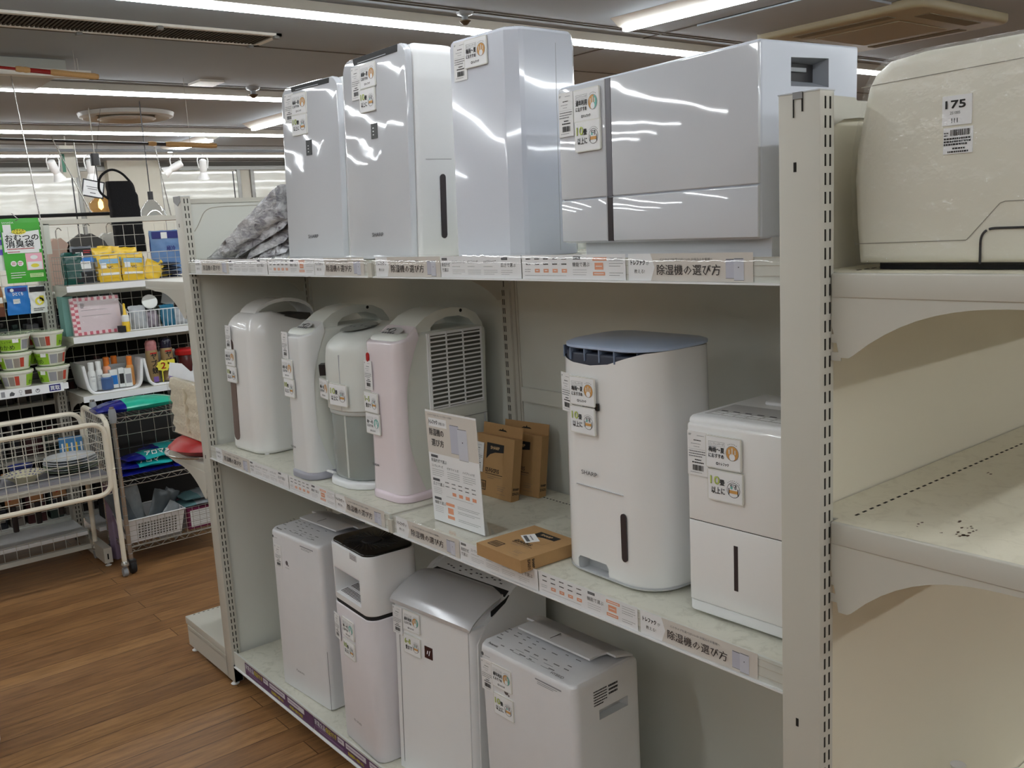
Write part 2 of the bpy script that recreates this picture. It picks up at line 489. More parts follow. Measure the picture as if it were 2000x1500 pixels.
# hanging bulkhead at upper left
tag(MB().box(-3.44, -2.66, -1.2, .4, ZC - .06, ZC, mat('bulkhead', (170, 170, 162), .6)).build('ceiling_hatch'), 'grey rectangular panel fixed under the ceiling behind the red fishing rod', 'ceiling panel')
tag(MB().box(-2.62, -2.55, -1.4, .5, ZC - .11, ZC - .07, HOUS).tube([(-2.585, .44, ZC - .08), (-2.585, .44, ZC)], .003, WIRE).tube([(-2.585, -1, ZC - .08), (-2.585, -1, ZC)], .003, WIRE).build('hanging_rail'),
    'thin white rail hung under the ceiling above the red fishing rod', 'rail')
CORK = mat('cork', (170, 132, 84), .8, var=.12, scale=80)
RODR = mat('red_rod', (130, 26, 24), .25)
def rod(px, label, m, pts, grips, r):
    t = thing('fishing_rod', label, 'fishing rod', (0, 0, 0))
    MB().tube(pts, r, m, 8).build('blank', t)
    a, b = Vector(pts[0]), Vector(pts[-1])
    for (u0, u1, rr) in grips:
        MB().tube([a.lerp(b, u0), a.lerp(b, u0 + .01), a.lerp(b, (u0 + u1) / 2), a.lerp(b, u1 - .01), a.lerp(b, u1)], [rr * .8, rr, rr * .85, rr, rr * .8], CORK, 10).build('cork_grip', t)
    MB().tube([a.lerp(b, grips[0][1]), a.lerp(b, grips[1][0])], r * 1.6, m, 8).build('reel_seat', t)
    for u in (.06, .5, .62):
        p = a.lerp(b, u)
        MB().tube([p, p + Vector((0, 0, ZC - p.z))], .0012, WIRE, 5).build('hanging_wire', t)
rod(0, 'red fishing rod with pale cork grips hung under the ceiling', RODR,
    [(-2.35, .478, 2.566), (-2.35, -1.5, 2.66)], ((.001, .125, .017), (.175, .21, .016)), .008)
rod(0, 'dark fishing rod with brown cork grips hanging before the farthest lights', DARK,
    [(-3.05, 1.40, 2.27), (-3.05, -1.6, 2.335)], ((.001, .115, .018), (.135, .152, .016)), .008)
# emergency exit box
v = thing('exit_sign', 'white exit light box with green pictogram hanging from ceiling', 'exit sign', (-6.6, 1.31, 2.36), 0)
MB().box(-.03, .03, -.0, .13, -.05, .25, mat('sign_box', (186, 182, 168), .5)).build('case', v)
MB().box(.031, .033, .0, .03, -.0, .17, mat('exit_green', (60, 120, 96), .5)).build('face', v)
MB().tube([(0, .06, .25), (0, .06, ZC - 2.36)], .008, WIRE).build('mount', v)
# spotlight track and spots
tag(MB().box(-6.42, -6.38, -2, 4.6, 2.535, 2.56, DARK).tube([(-6.4, .1, 2.56), (-6.4, .1, ZC)], .006, WIRE).tube([(-6.4, 4.2, 2.56), (-6.4, 4.2, ZC)], .006, WIRE).build('lighting_track'),
    'long black lighting track under the ceiling holding white spotlights', 'light track')
SPW = mat('spot_white', (232, 232, 230), .35)
WARMG = mat('bulb_glow', (255, 214, 150), .4, emit=6)
COOLG = mat('spot_glow', (255, 250, 240), .4, emit=4)
def spot(y, tilt, label):
    t = thing('track_spotlight', label, 'spotlight', (-6.4, y, 2.535), group='white spotlights on the track')
    MB().tube(rounded([(0, -.045, -.16), (0, -.06, -.06), (0, 0, -.02), (0, .06, -.06), (0, .045, -.16)], .05), .006, SPW).build('yoke', t)
    T = Matrix.Translation((0, 0, -.14)) @ Matrix.Rotation(R(tilt), 4, 'X') @ Matrix.Rotation(R(18), 4, 'Y')
    MB(T).lathe([(.02, .07), (.036, .06), (.038, -.03), (.03, -.06), (.034, -.07), (.058, -.13)], SPW, cap1=False).build('lamp_head', t)
    MB(T).lathe([(.055, -.128), (.001, -.122)], COOLG, cap0=False).build('bulb', t)
spot(1.19, 25, 'leftmost white track spotlight, its dome facing the camera')
spot(1.52, 6, 'white track spotlight pointing down, left of the black hanging bag')
spot(2.34, -60, 'white track spotlight turned sideways, above the far gondola top')
spot(2.62, 4, 'rightmost white track spotlight, pointing down')
# pendant lamps
v = thing('pendant_lamp', 'amber glass pendant lamp with lit bulb left of the hanging bag', 'pendant lamp', (-4.6, 1.05, 1.955))
MB().tube([(0, 0, .1), (0, 0, .31)], .004, DARK).build('cord', v)
MB().lathe([(.035, .09), (.035, .0)], DARK, c=(0, 0, .31)).tube([(0, 0, .4), (0, 0, ZC - 1.955)], .004, WIRE).build('ceiling_cup', v)
MB().lathe([(.025, .13), (.03, .09), (.05, .06), (.085, .025), (.085, -.02), (.06, -.05), (.02, -.06)], clear_mat('amber_glass', (250, 224, 180), .12), n=24, cap0=False, cap1=False).build('glass_shade', v)
MB().lathe([(.001, .06), (.018, .03), (.02, -.01), (.001, -.03)], WARMG, n=12).build('bulb', v)
v = thing('pendant_lamp', 'clear glass bell pendant lamp right of the hanging bag', 'pendant lamp', (-4.15, 1.29, 1.894))
MB().tube([(0, 0, .1), (0, 0, ZC - 1.894)], .004, DARK).build('cord', v)
MB().lathe([(.02, .14), (.02, .08)], DARK).build('socket', v)
MB().lathe([(.02, .08), (.05, .05), (.09, .0), (.1, -.04)], clear_mat('clear_glass', (240, 245, 250), .2), n=24, cap0=False, cap1=False).build('glass_shade', v)
v = thing('price_sign', 'small white price sign in black frame above the amber pendant', 'sign', (-4.4, .86, 2.03), 90)
T = Matrix.Rotation(R(12), 4, 'Y')
MB(T).box(0, .16, 0, .006, 0, .13, DARK).tube([(.08, .003, .125), (.08, .003, ZC - 2.03)], .0015, DARK, 5).build('frame', v)
MB(T).flat(.01, .15, .01, .12, PAPER, -.001).flat(.03, .12, .075, .079, INK, -.002).flat(.04, .11, .06, .064, INK, -.002).flat(.06, .1, .03, .036, INK, -.002).build('card', v)
# ------------------------------------------------------------------ shelving gondolas
def worn(name, rgb, dark, amt=.5):
    m = mat(name, rgb, .5, var=.03, scale=5)
    nt = m.node_tree; b = nt.nodes['Principled BSDF']
    old = b.inputs['Base Color'].links[0].from_socket
    tc = nt.nodes.new('ShaderNodeTexCoord'); n = nt.nodes.new('ShaderNodeTexNoise')
    n.inputs['Scale'].default_value = 26; n.inputs['Detail'].default_value = 9; n.inputs['Roughness'].default_value = .7
    n.inputs['Distortion'].default_value = 1.2
    rp = nt.nodes.new('ShaderNodeValToRGB')
    rp.color_ramp.elements[0].position = .34; rp.color_ramp.elements[0].color = (amt, amt, amt, 1)
    rp.color_ramp.elements[1].position = .5; rp.color_ramp.elements[1].color = (0, 0, 0, 1)
    mx = nt.nodes.new('ShaderNodeMix'); mx.data_type = 'RGBA'
    nt.links.new(tc.outputs['Object'], n.inputs['Vector']); nt.links.new(n.outputs['Fac'], rp.inputs[0])
    nt.links.new(rp.outputs[0], mx.inputs['Factor']); nt.links.new(old, mx.inputs['A'])
    mx.inputs['B'].default_value = (*lin(dark), 1)
    nt.links.new(mx.outputs['Result'], b.inputs['Base Color'])
    return m
TOPM = worn('worn_shelf_top', (216, 214, 200), (160, 158, 140), .4)
TOPB = worn('stained_shelf_top', (228, 222, 202), (184, 174, 150), .3)
ZT, ZM, ZB = 1.575, .925, .13

def slots(mb, x, ys, nx=1, z0=1.784, n=70):
    for y in ys:
        for k in range(n):
            z = z0 - .025 * k
            mb.box(x - .0004 if nx > 0 else x - .0006, x + .0006 if nx > 0 else x + .0004, y - .0016, y + .0016, z - .008, z + .008, SLOT)
def post(parent, x0, x1, y0, nx, holes=True, label=None):
    mb = MB()
    mb.body(x0, x1, y0, y0 + .034, 0.02, 1.8, .0015, CREAM, bt=.0005, bb=.0005, n=2)
    xs = x1 if nx > 0 else x0
    slots(mb, xs, (y0 + .012, y0 + .0235), nx)
    if holes:
        for z in (1.702, .88):
            mb.box(x0 + .024, x0 + .0285, y0 - .0005, y0 + .001, z - .006, z + .007, SLOT)
    mb.box(x0 - .0005, x1 + .0005, y0 - .0008, y0 + .035, 1.7995, 1.8012, mat('post_cap', (200, 204, 208), .3, metal=.3))
    return mb.build('upright', parent, label)
def bracket(mb, xp, y, S, sx=1, L=.26, D=.134):
    """bracket plate in the xz plane; xp = post face"""
    pts = [(0, S - .03), (0, S - .075), (.008, S - D * .84), (.012, S - D), (.026, S - D)]
    for k in range(11):
        t = k / 10
        pts.append((.032 + (L - .032) * t, S - (D - .004) + (D - .046) * (1 - (1 - t) ** 2.6)))
    pts += [(L + .10, S - .03)]
    mb.prism([(xp + sx * a, b) for a, b in pts][::(1 if sx > 0 else -1)], 'y', y, y + .003, CREAM)
    for dz in (.06, .085, .11):
        mb.box(xp - .001 if sx > 0 else xp - .014, xp + .014 if sx > 0 else xp + .001, y + .0005, y + .0025, S - dz - .012, S - dz, CREAM)

# --- the near double-sided gondola (its end post in front of everything)
gb = thing('shelving_gondola', 'near cream steel gondola end with slotted post, white machine wrapped in film on top shelf', 'shelf unit')
post(gb, 2.435, 2.5, -.0686, 1, label='wide cream end post with two rows of slots')
MB().box(2.459, 2.4605, -.07, -.069, 1.768, 1.80, SLOT).box(2.4725, 2.4745, -.07, -.069, 1.775, 1.80, SLOT).box(2.459, 2.474, -.0705, -.0692, 1.792, 1.801, mat('clip_grey', (140, 140, 140), .4)).build('top_clip', gb)
for y in (1.2,):
    post(gb, 2.435, 2.5, y, 1, False)
PANB = mat('near_panel_lit', (228, 221, 202), .5, var=.02, scale=3)  # same steel as the other panels, brighter cream paints its stronger light
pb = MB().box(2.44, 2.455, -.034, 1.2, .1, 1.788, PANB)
pb.prism([(-.034, 1.75), (-.01, 1.748), (.02, 1.758), (.05, 1.769), (.09, 1.772), (1.2, 1.772), (1.2, 1.796), (.085, 1.796), (.08, 1.800), (-.034, 1.802)], 'x', 2.455, 2.462, CREAM)
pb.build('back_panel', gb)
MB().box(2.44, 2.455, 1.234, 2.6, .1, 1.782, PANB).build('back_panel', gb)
def bshelf(S):
    m = MB().body(2.502, 2.87, -.045, 1.2, S - .034, S, .002, CREAM, bt=.003, bb=.002, n=2).box(2.457, 2.502, -.03, 1.2, S - .03, S - .0003, CREAM)
    m.add([(2.504, -.042, S + .0003), (2.869, -.042, S + .0003), (2.869, 1.199, S + .0003), (2.458, 1.199, S + .0003), (2.458, -.028, S + .0003), (2.504, -.028, S + .0003)], [(0, 1, 2, 3, 4, 5)], TOPB)
    for k in range(60):
        y = .0 + k * .0195
        m.box(2.513, 2.5162, y, y + .009, S + .0003, S + .0008, SLOT)
    m.box(2.869, 2.874, -.045, 1.2, S - .034, S + .004, CREAM)
    return m
for S in (1.557, 1.201, .45):
    o = bshelf(S)
    if S == 1.201:
        ST = mat('rust_mark', (86, 62, 44), .8)
        rs = random.Random(3)
        for (cx, cy, n, sp) in ((2.66, .03, 16, .010), (2.695, .22, 8, .006), (2.60, .02, 3, .004), (2.635, .07, 2, .003), (2.56, .33, 4, .008), (2.66, .35, 3, .004), (2.64, .0, 2, .005)):
            for k in range(n):
                a, b = cx + rs.gauss(0, sp * .5), cy + rs.gauss(0, sp * 1.6)
                r = rs.uniform(.0008, .0024)
                o.add([(a + r * math.cos(t) * rs.uniform(.6, 1.3), b + 1.6 * r * math.sin(t) * rs.uniform(.5, 1.3), S + .0009) for t in [j * .9 for j in range(7)]], [tuple(range(7))], ST)
    o = o.build('shelf', gb, 'stained shelf with dark scuff marks' if S == 1.201 else None)
    m = MB(); bracket(m, 2.502, -.0435, S, D=.117 if S > 1.5 else .136); m.build('bracket', gb)
    m = MB(); bracket(m, 2.5, 1.185, S); m.build('bracket', gb)
MB().box(2.45, 2.87, -.06, -.03, .03, .1, CREAM).box(2.5, 2.87, -.03, 1.2, .1, .13, CREAM).box(2.0, 2.45, -.06, -.045, .03, .08, CREAM).build('base', gb)

# --- the far double-sided gondola closing the left end
gc = thing('shelving_gondola', 'far cream steel gondola end with tan folded cloths and red pan on its left shelf', 'shelf unit')
post(gc, -.065, 0, -.012, 1)
MB().prism([(-.0655, 1.801), (-.0655, 1.783), (-.03, 1.768), (-.0, 1.783), (0, 1.801)], 'y', -.0135, -.0122, mat('clip_grey', (140, 140, 140), .4)).build('corner_cap', gc)
post(gc, -.065, 0, 1.2, 1, False)
pc = MB().box(-.05, -.013, .021, 1.2, .1, 1.785, CREAM2)
pc.tube(rounded([(-.0128, .03, 1.68), (-.0128, .045, 1.70), (-.0128, .075, 1.755), (-.0128, .13, 1.762), (-.0128, 1.0, 1.762)], .03), .0016, mat('panel_groove', (176, 172, 158), .6))
pc.box(-.052, -.008, .021, 1.2, 1.775, 1.79, CREAM)
pc.build('back_panel', gc)
for S, L in ((1.508, .415), (.845, .415)):
    MB().body(-.482, -.067, -.008, 1.19, S - .032, S, .002, CREAM, bt=.002, bb=.001, n=2).build('shelf', gc)
    m = MB(); bracket(m, -.065, -.0115, S + .003, -1, .30); m.build('bracket', gc)
MB().body(-.482, -.067, -.01, 1.19, .104, .135, .003, CREAM, bt=.002, n=2).box(-.46, -.06, -.012, -.002, .022, .092, CREAM).box(-.46, -.06, -.012, .03, .090, .105, CREAM).build('base_shelf', gc)
f = MB()
for k in range(24): f.box(-.472, -.469, .02 + k * .02, .028 + k * .02, .1351, .1358, SLOT)
f.build('perforation', gc)
MB().box(-.06, -.0, -.01, .02, .02, .09, mat('foot_grey', (150, 152, 160), .5)).lathe([(.012, 0), (.016, .004), (.008, .01), (.006, .03)], WHITE, c=(-.03, 0, 0)).lathe([(.012, 0), (.014, .004), (.006, .008), (.005, .03)], WHITE, c=(-.43, 0, 0)).build('foot', gc)

# --- the two-bay run between them
ga = thing('shelving_gondola', 'two-bay cream steel shelving run holding the white dehumidifiers', 'shelf unit')
YB = .43
for x in (1.2,):
    pts = MB().body(x - .018, x + .018, YB - .012, YB + .05, .02, 1.8, .001, CREAM, bt=.0005, bb=.0005, n=1)
    for xx in (x - .01, x - .003):
        for k in range(70):
            z = 1.784 - .025 * k
            pts.box(xx - .0013, xx + .0013, YB - .0126, YB - .0118, z - .008, z + .008, SLOT)
    pts.box(x + .018, x + .042, YB - .004, YB + .04, .02, 1.8, CREAM).box(x + .034, x + .036, YB - .006, YB - .003, .1, 1.79, mat('panel_groove', (176, 172, 158), .6))
    pts.build('upright', ga)
pts = MB().body(.006, .036, YB - .012, YB + .05, .02, 1.8, .001, CREAM, bt=.0005, bb=.0005, n=1)
for k in range(70):
    z = 1.784 - .025 * k
    pts.box(.012, .0146, YB - .0126, YB - .0118, z - .008, z + .008, SLOT)
pts.build('upright', ga)
MB().box(.0, 1.2, YB, YB + .015, .1, 1.76, CREAM2).build('back_panel', ga)
MB().box(1.2, 2.43, YB, YB + .015, .1, 1.76, CREAM2).box(1.25, 2.43, YB - .012, YB, 1.16, 1.2, CREAM2).build('back_panel', ga)
def bracket_y(mb, x, S):
    pts = [(YB - .012, S - .03), (YB - .012, S - .075), (YB - .02, S - .112), (YB - .024, S - .134), (YB - .036, S - .134)]
    for k in range(9):
        t = k / 8
        pts.append((YB - .042 - .22 * t, S - .125 + .085 * math.sin(t * math.pi / 2) ** .8))
    pts += [(YB - .38, S - .03)]
    mb.prism(pts, 'x', x, x + .003, CREAM)

# ---- printed shelf strips -------------------------------------------------
def lines(mb, x0, x1, z, n, dz, m=INK2, th=.0007, y=-.0006, ragged=True):
    rr = random.Random(int((x0 + z) * 1e4))
    for i in range(n):
        xe = x1 - (rr.random() * .35 * (x1 - x0) if ragged and i == n - 1 else 0)
        x = x0
        while x < xe:
            w = rr.uniform(.0012, .0035)
            mb.flat(x, min(x + w, xe), z - i * dz, z - i * dz + th, m, y)
            x += w + .0006
def pic_machine(mb, x, z, w, h, m1, y=-.0005):
    mb.flat(x, x + w, z, z + h, m1, y)
    mb.flat(x + w * .05, x + w * .95, z + h - .0012, z + h - .0002, BLACK, y - .0001)
    mb.flat(x, x + w, z - .0006, z, INK, y - .0001)
PICA = mat('picture_grey', (206, 208, 218), .6)
PICB = mat('picture_lilac', (192, 194, 208), .6)
def header(mb, x, L):
    H = .046
    mb.flat(x, x + L, 0, H, BEIGE, -.0002)
    mb.poly([(x, .0), (x + .052, 0), (x + .061, H / 2), (x + .052, H), (x, H)], PAPER, -.0004)
    mb.text('トレファク', x + .006, .027, .0072, BLACK, width=.033, bold=.0005)
    mb.text('が', x + .0425, .027, .005, BLACK)
    mb.text('教える!', x + .014, .013, .0055, BLACK)
    s = L / .278
    mb.text('どのタイプを選べばいいか お悩みのお客様へ', x + .078 * s, .034, .0036, INK, width=.118 * s)
    mb.text('除湿機の選び方', x + .07 * s, .0115, .0135, mat('text_brown', (58, 52, 52), .7), width=.142 * s, bold=.0003)
    pic_machine(mb, x + L - .052, .006, .018, .03, PICB)
    pic_machine(mb, x + L - .036, .003, .019, .034, PICA, -.0007)
    mb.disc(x + L - .027, .023, .001, BLACK, -.001, n=8)
def badge(mb, x, z): 
    mb.flat(x, x + .02, z, z + .0055, INK, -.0004); mb.flat(x + .002, x + .017, z + .0022, z + .0032, INK2, -.0006)
def seg2(mb, x, L):
    mb.flat(x, x + L, 0, .046, PAPER, -.0002)
    badge(mb, x + .005, .037)
    mb.text('除湿方式', x + .005, .0245, .0062, BLACK, width=.03); mb.text('で選ぶ', x + .005, .013, .0062, BLACK)
    for i, t in enumerate(('コンプレッサー式', 'ゼオライト式', 'ハイブリッド式')):
        xx = x + .044 + i * .056
        mb.text(t, xx, .031, .0052, BLACK, width=(.046, .036, .042)[i])
        lines(mb, xx, xx + .036, .0235, 1, .005, INK); lines(mb, xx, xx + .046, .016, 3, .004)
    badge(mb, x + .215, .037)
    mb.text('広さで選ぶ', x + .213, .0235, .0065, BLACK, width=.048)
    lines(mb, x + .214, x + .25, .016, 3, .0042)
    mb.flat(x + L - .001, x + L, 0, .046, INK, -.0005)
def seg3(mb, x, L):
    mb.flat(x, x + L, 0, .046, PAPER, -.0002)
    for j in range(5):
        xx = x + .012 + j * .026
        lines(mb, xx, xx + .014, .0375, 1, .004, BLACK, .0022, ragged=False)
        lines(mb, xx, xx + .014, .0275, 1, .004, BLACK, .0022, ragged=False)
        if j: mb.flat(xx, xx + .0145, .0125, .0195, ORANGE, -.0005); mb.flat(xx + .004, xx + .011, .0155, .017, PAPER, -.0007)
        else: lines(mb, xx - .004, xx + .014, .018, 2, .004, INK)
    lines(mb, x + .008, x + .135, .0065, 1, .004)
    badge(mb, x + .148, .037)
    mb.text('機能で選ぶ', x + .146, .0245, .0065, BLACK, width=.046)
    lines(mb, x + .147, x + .184, .0175, 3, .0045)
    for (z0, z1, a, b) in ((.0345, .0405, .2, .236), (.0185, .031, .205, .227), (.008, .0145, .2, .231)):
        mb.flat(x + a, x + b, z0, z1, ORANGE, -.0005)
        mb.flat(x + a + .003, x + b - .003, (z0 + z1) / 2 - .0007, (z0 + z1) / 2 + .0007, PAPER, -.0007)
        lines(mb, x + .242, x + L - .006, z1 - .002, 2, .0042, INK)
def cards(parent, z, names, ext=0):
    out = []
    for kind, x, L in names:
        mb = MB(Matrix.Translation((0, -.0072, z)))
        {'h': header, '2': seg2, '3': seg3}[kind](mb, x, L)
        o = mb.build('info_card', parent, {'h': 'beige card reading 除湿機の選び方', '2': 'white card on three dehumidifying types', '3': 'white card with orange size table'}[kind], smooth=0)
        out.append(o)
BAY1 = [('h', .055, .283), ('2', .34, .285), ('3', .628, .288), ('h', .919, .262)]
BAY2 = [('h', 1.237, .274), ('2', 1.513, .279), ('3', 1.794, .282), ('h', 2.083, .262)]
def ashelf(x0, x1, S, zb, nm, cl, shelf_label):
    m = MB().body(x0, x1, .0, YB - .014, S - .028, S, .001, CREAM, bt=.001, bb=.001, n=1)
    m.add([(x0 + .001, .001, S + .0003), (x1 - .001, .001, S + .0003), (x1 - .001, YB - .015, S + .0003), (x0 + .001, YB - .015, S + .0003)], [(0, 1, 2, 3)], TOPM)
    for k in range(int((x1 - x0 - .06) / .0125)):
        m.box(x0 + .03 + k * .0125, x0 + .036 + k * .0125, YB - .075, YB - .0715, S + .0003, S + .0007, SLOT)
    m.box(x0, x1, -.006, .0, zb, S + .002, CREAM2)
    m.box(x0, x1, -.0125, .0, zb - .001, zb + .0022, WHITE)
    for dz in (.012, .028, .04): m.box(x0, x1, -.0068, -.006, zb + dz, zb + dz + .0015, CREAM)
    sh = m.build('shelf', ga, shelf_label)
    cards(sh, zb + .0028, cl)
    r = [[(x, -.0078, zb + .002), (x, -.0125, zb + .003), (x, -.0135, zb + .02), (x, -.0118, zb + .04), (x, -.008, zb + .051), (x, -.0035, zb + .0535)] for x in [x0 + .004 + (x1 - x0 - .008) * i / 24 for i in range(25)]]
    MB().loft(r, ACR_W, False, False, closed=False).build('clear_cover', sh)
    return sh
ACR_W = clear_mat('wavy_acrylic', gloss=.05, rough=.02, bump=.3, scale=7)
for (S, zb, nm) in ((ZT, 1.536, 'top'), (ZM, .881, 'middle')):
    ashelf(.004, 1.204, S, zb, nm, BAY1, nm + ' shelf of the far bay')
    ashelf(1.226, 2.43, S, zb, nm, BAY2, nm + ' shelf of the near bay')
    m = MB(); bracket_y(m, 1.194, S); m.build('bracket', ga)
    m = MB(); bracket_y(m, .012, S); m.build('bracket', ga)
    MB().box(1.204, 1.226, .0, YB - .02, S - .03, S - .004, CREAM).box(1.206, 1.224, -.013, -.005, zb + .0, zb + .035, CREAM).build('joint_strip', ga)
# base shelf with the purple warranty strip
for (x0, x1, lab) in ((.004, 1.204, 'base shelf of the far bay'), (1.226, 2.43, 'base shelf of the near bay')):
    m = MB().body(x0, x1, .0, YB - .014, ZB - .03, ZB, .001, CREAM, bt=.001, bb=.001, n=1)
    m.add([(x0 + .001, .001, ZB + .0003), (x1 - .001, .001, ZB + .0003), (x1 - .001, YB - .015, ZB + .0003), (x0 + .001, YB - .015, ZB + .0003)], [(0, 1, 2, 3)], TOPM)
    m.box(x0, x1, -.006, 0, .084, ZB + .012, CREAM2).box(x0, x1, -.0125, 0, .082, .0855, WHITE)
    m.box(x0, x1, .06, .08, .02, .1, CREAM)
    sh = m.build('shelf', ga, lab)
    mb = MB(Matrix.Translation((0, -.0072, .0905)))
    x = x0 + .1
    WL = mat('label_white', (214, 210, 214), .6)
    while x < x1 - .02:
        xe = min(x + .53, x1 - .01)
        mb.flat(x, xe, 0, .046, PURPLE, -.0002)
        q = lambda a, t, z, h, mm, w: mb.text(t, x + a, z, h, mm, width=w, bold=.0003) if x + a + w < xe else None
        q(.006, '家電全品', .025, .0145, PAPER, .070); q(.078, '保証付き', .025, .0145, YEL, .07)
        lines(mb, x + .008, min(x + .15, xe), .017, 1, .006, LILAC, .004); lines(mb, x + .03, min(x + .19, xe), .009, 1, .006, LILAC, .004)
        for a, b in ((.155, .195), (.205, .325), (.345, .465)):
            if x + b < xe:
                mb.flat(x + a, x + b, .024, .042, WL, -.0004)
                lines(mb, x + a + .005, x + b - .005, .031, 1, .006, LILAC, .004, -.0006)
                if b - a > .1:
                    q(a + .012, '保証期間中の故障も安心' if a < .3 else '1年間の動作保証', .008, .009, YEL, .095)
        x += .532
    mb.build('warranty_strip', sh, 'purple strip reading 家電全品保証付き', smooth=0)
# clear stand card on the middle shelf
v = thing('sign_stand', 'upright clear-acrylic stand with guide sheet reading 除湿機の選び方', 'sign', (1.33, .05, ZM + .001), 1.5)
W, H = .2, .282
T = shear(-1.2)
MB(T).box(0, W + .004, -.001, .0015, .0, H + .006, ACR).build('acrylic_holder', v)
MB().box(.0, W + .004, -.045, .07, .0, .002, ACR).build('foot', v)
mb = MB(T)
mb.box(.002, W + .002, -.0024, -.0012, .003, H + .003, PAPER)
y = -.0026
def fl(a, b, c, d, m, yy=y): mb.flat(a * W + .002, b * W + .002, c * H + .003, d * H + .003, m, yy)
fl(.0, 1, .62, .985, BEIGE)
fl(.06, .42, .86, .935, PAPER, y - .0003)
mb.text('どのタイプを選べばいいか お悩みのお客様へ', .012, .272, .0038, INK, width=.1, y=y - .0004)
mb.text('トレファク', .016, .252, .009, BLACK, width=.034, y=y - .0006, bold=.0005)
mb.text('が教える!', .054, .252, .006, BLACK, width=.026, y=y - .0006)
mb.text('除湿機の', .014, .224, .014, MATS['text_brown'], width=.058, y=y - .0006, bold=.0003)
mb.text('選び方', .02, .198, .014, MATS['text_brown'], width=.05, y=y - .0006, bold=.0003)
pic_machine(mb, .098, .188, .036, .07, PICB, y - .0003); pic_machine(mb, .128, .176, .036, .076, PICA, y - .0006); mb.disc(.146, .22, .0018, BLACK, y - .001, n=8)
for zz, t in ((.158, '除湿方式で選ぶ'), (.098, '広さで選ぶ'), (.05, '機能で選ぶ')):
    mb.flat(.012, .04, zz + .009, zz + .0155, INK, y - .0003); mb.text(t, .012, zz - .002, .0068, BLACK, width=.009 * len(t), y=y - .0004)
M0 = mb.M
for i, t in enumerate(('コンプレッサー式', 'ゼオライト式', 'ハイブリッド式')):
    mb.text(t, .012 + i * .062, .143, .0052, BLACK, width=.046, y=y - .0004); lines(mb, .012 + i * .062, .06 + i * .062, .136, 4, .005, INK, .0008, y - .0003)
lines(mb, .012, .046, .089, 4, .0045, INK2, .0008, y - .0003); lines(mb, .012, .046, .041, 4, .0045, INK2, .0008, y - .0003)
for j in range(5):
    xx = .062 + j * .026
    lines(mb, xx, xx + .015, .108, 2, .010, BLACK, .002, y - .0003, False)
    if j: mb.flat(xx, xx + .015, .079, .0875, ORANGE, y - .0003)
lines(mb, .062, .19, .073, 1, .004, INK2, .0008, y - .0003)
for (z0, z1, a, b) in ((.05, .0575, .058, .092), (.03, .045, .064, .086), (.017, .025, .061, .089)):
    mb.flat(a, b, z0, z1, ORANGE, y - .0003); lines(mb, .104, .19, z1 - .003, 2, .004, INK, .0008, y - .0003)
mb.build('guide_sheet', v, smooth=0)
# ------------------------------------------------------------------ tags and cards stuck on the machines
TAGP = mat('tag_paper', (236, 236, 236), .55, var=.01)
CARDE = mat('card_plate', (226, 226, 220), .25, var=.01)
_C = {}
def card_obj(name, key, fn, parent, x, z, y=-.001, le=0, rz=0, tilt=0, label=None):
    if key not in _C:
        mb = MB(); fn(mb); _C[key] = mb.mesh(name, 0)
    o = bpy.data.objects.new(name, _C[key]); COL.objects.link(o); o.parent = parent
    o.location = (x, y, z)
    o.rotation_euler = Matrix.Rotation(R(rz), 3, 'Z').to_4x4().to_3x3() @ Matrix.Rotation(R(-le), 3, 'X') @ Matrix.Rotation(R(tilt), 3, 'Y') if False else \
        (Matrix.Rotation(R(rz), 3, 'Z') @ Matrix.Rotation(R(-le), 3, 'X') @ Matrix.Rotation(R(tilt), 3, 'Y')).to_euler()
    if label: o['label'] = label
    return o
def price_mesh(mb):            # 44 x 80 mm paper tag, origin top-left
    mb.box(0, .044, -.0012, 0, -.08, 0, TAGP)
    Y = -.0016
    lines(mb, .003, .009, -.006, 2, .002, INK, .001, Y); lines(mb, .021, .04, -.008, 1, .003, INK2, .001, Y)
    lines(mb, .014, .03, -.017, 1, .003, BLACK, .0016, Y, False)
    lines(mb, .008, .037, -.023, 1, .003, INK2, .001, Y); lines(mb, .014, .031, -.028, 1, .003, INK2, .001, Y)
    mb.flat(.002, .042, -.0325, -.0322, INK2, Y)
    lines(mb, .003, .041, -.037, 3, .0045, INK, .0014, Y)
    lines(mb, .016, .03, -.0525, 1, .003, BLACK, .002, Y, False); lines(mb, .01, .036, -.0575, 1, .003, BLACK, .0022, Y, False)
    r = random.Random(5); x = .011
    while x < .034:
        w = r.choice((.0005, .0009, .0014)); mb.flat(x, x + w, -.071, -.061, BLACK, Y); x += w + r.choice((.0005, .0009))
    lines(mb, .006, .038, -.075, 1, .003, INK2, .001, Y)
KIND = {'comp': ('コンプレッサー式', '梅雨〜夏', ICONO), 'hyb': ('ハイブリッド式', '通年利用', ICONO), 'zeo': ('ゼオライト式', '秋〜冬', ICONT)}
def plate(mb, w, h, rnd_=.003):
    mb.prism([(a, b) for a, b, _ in rrect(0, w, -h, 0, rnd_, 0, 2)], 'y', -.0035, 0, CARDE)
    mb.flat(.002, w - .002, -h + .002, -.002, PAPER, -.0037)
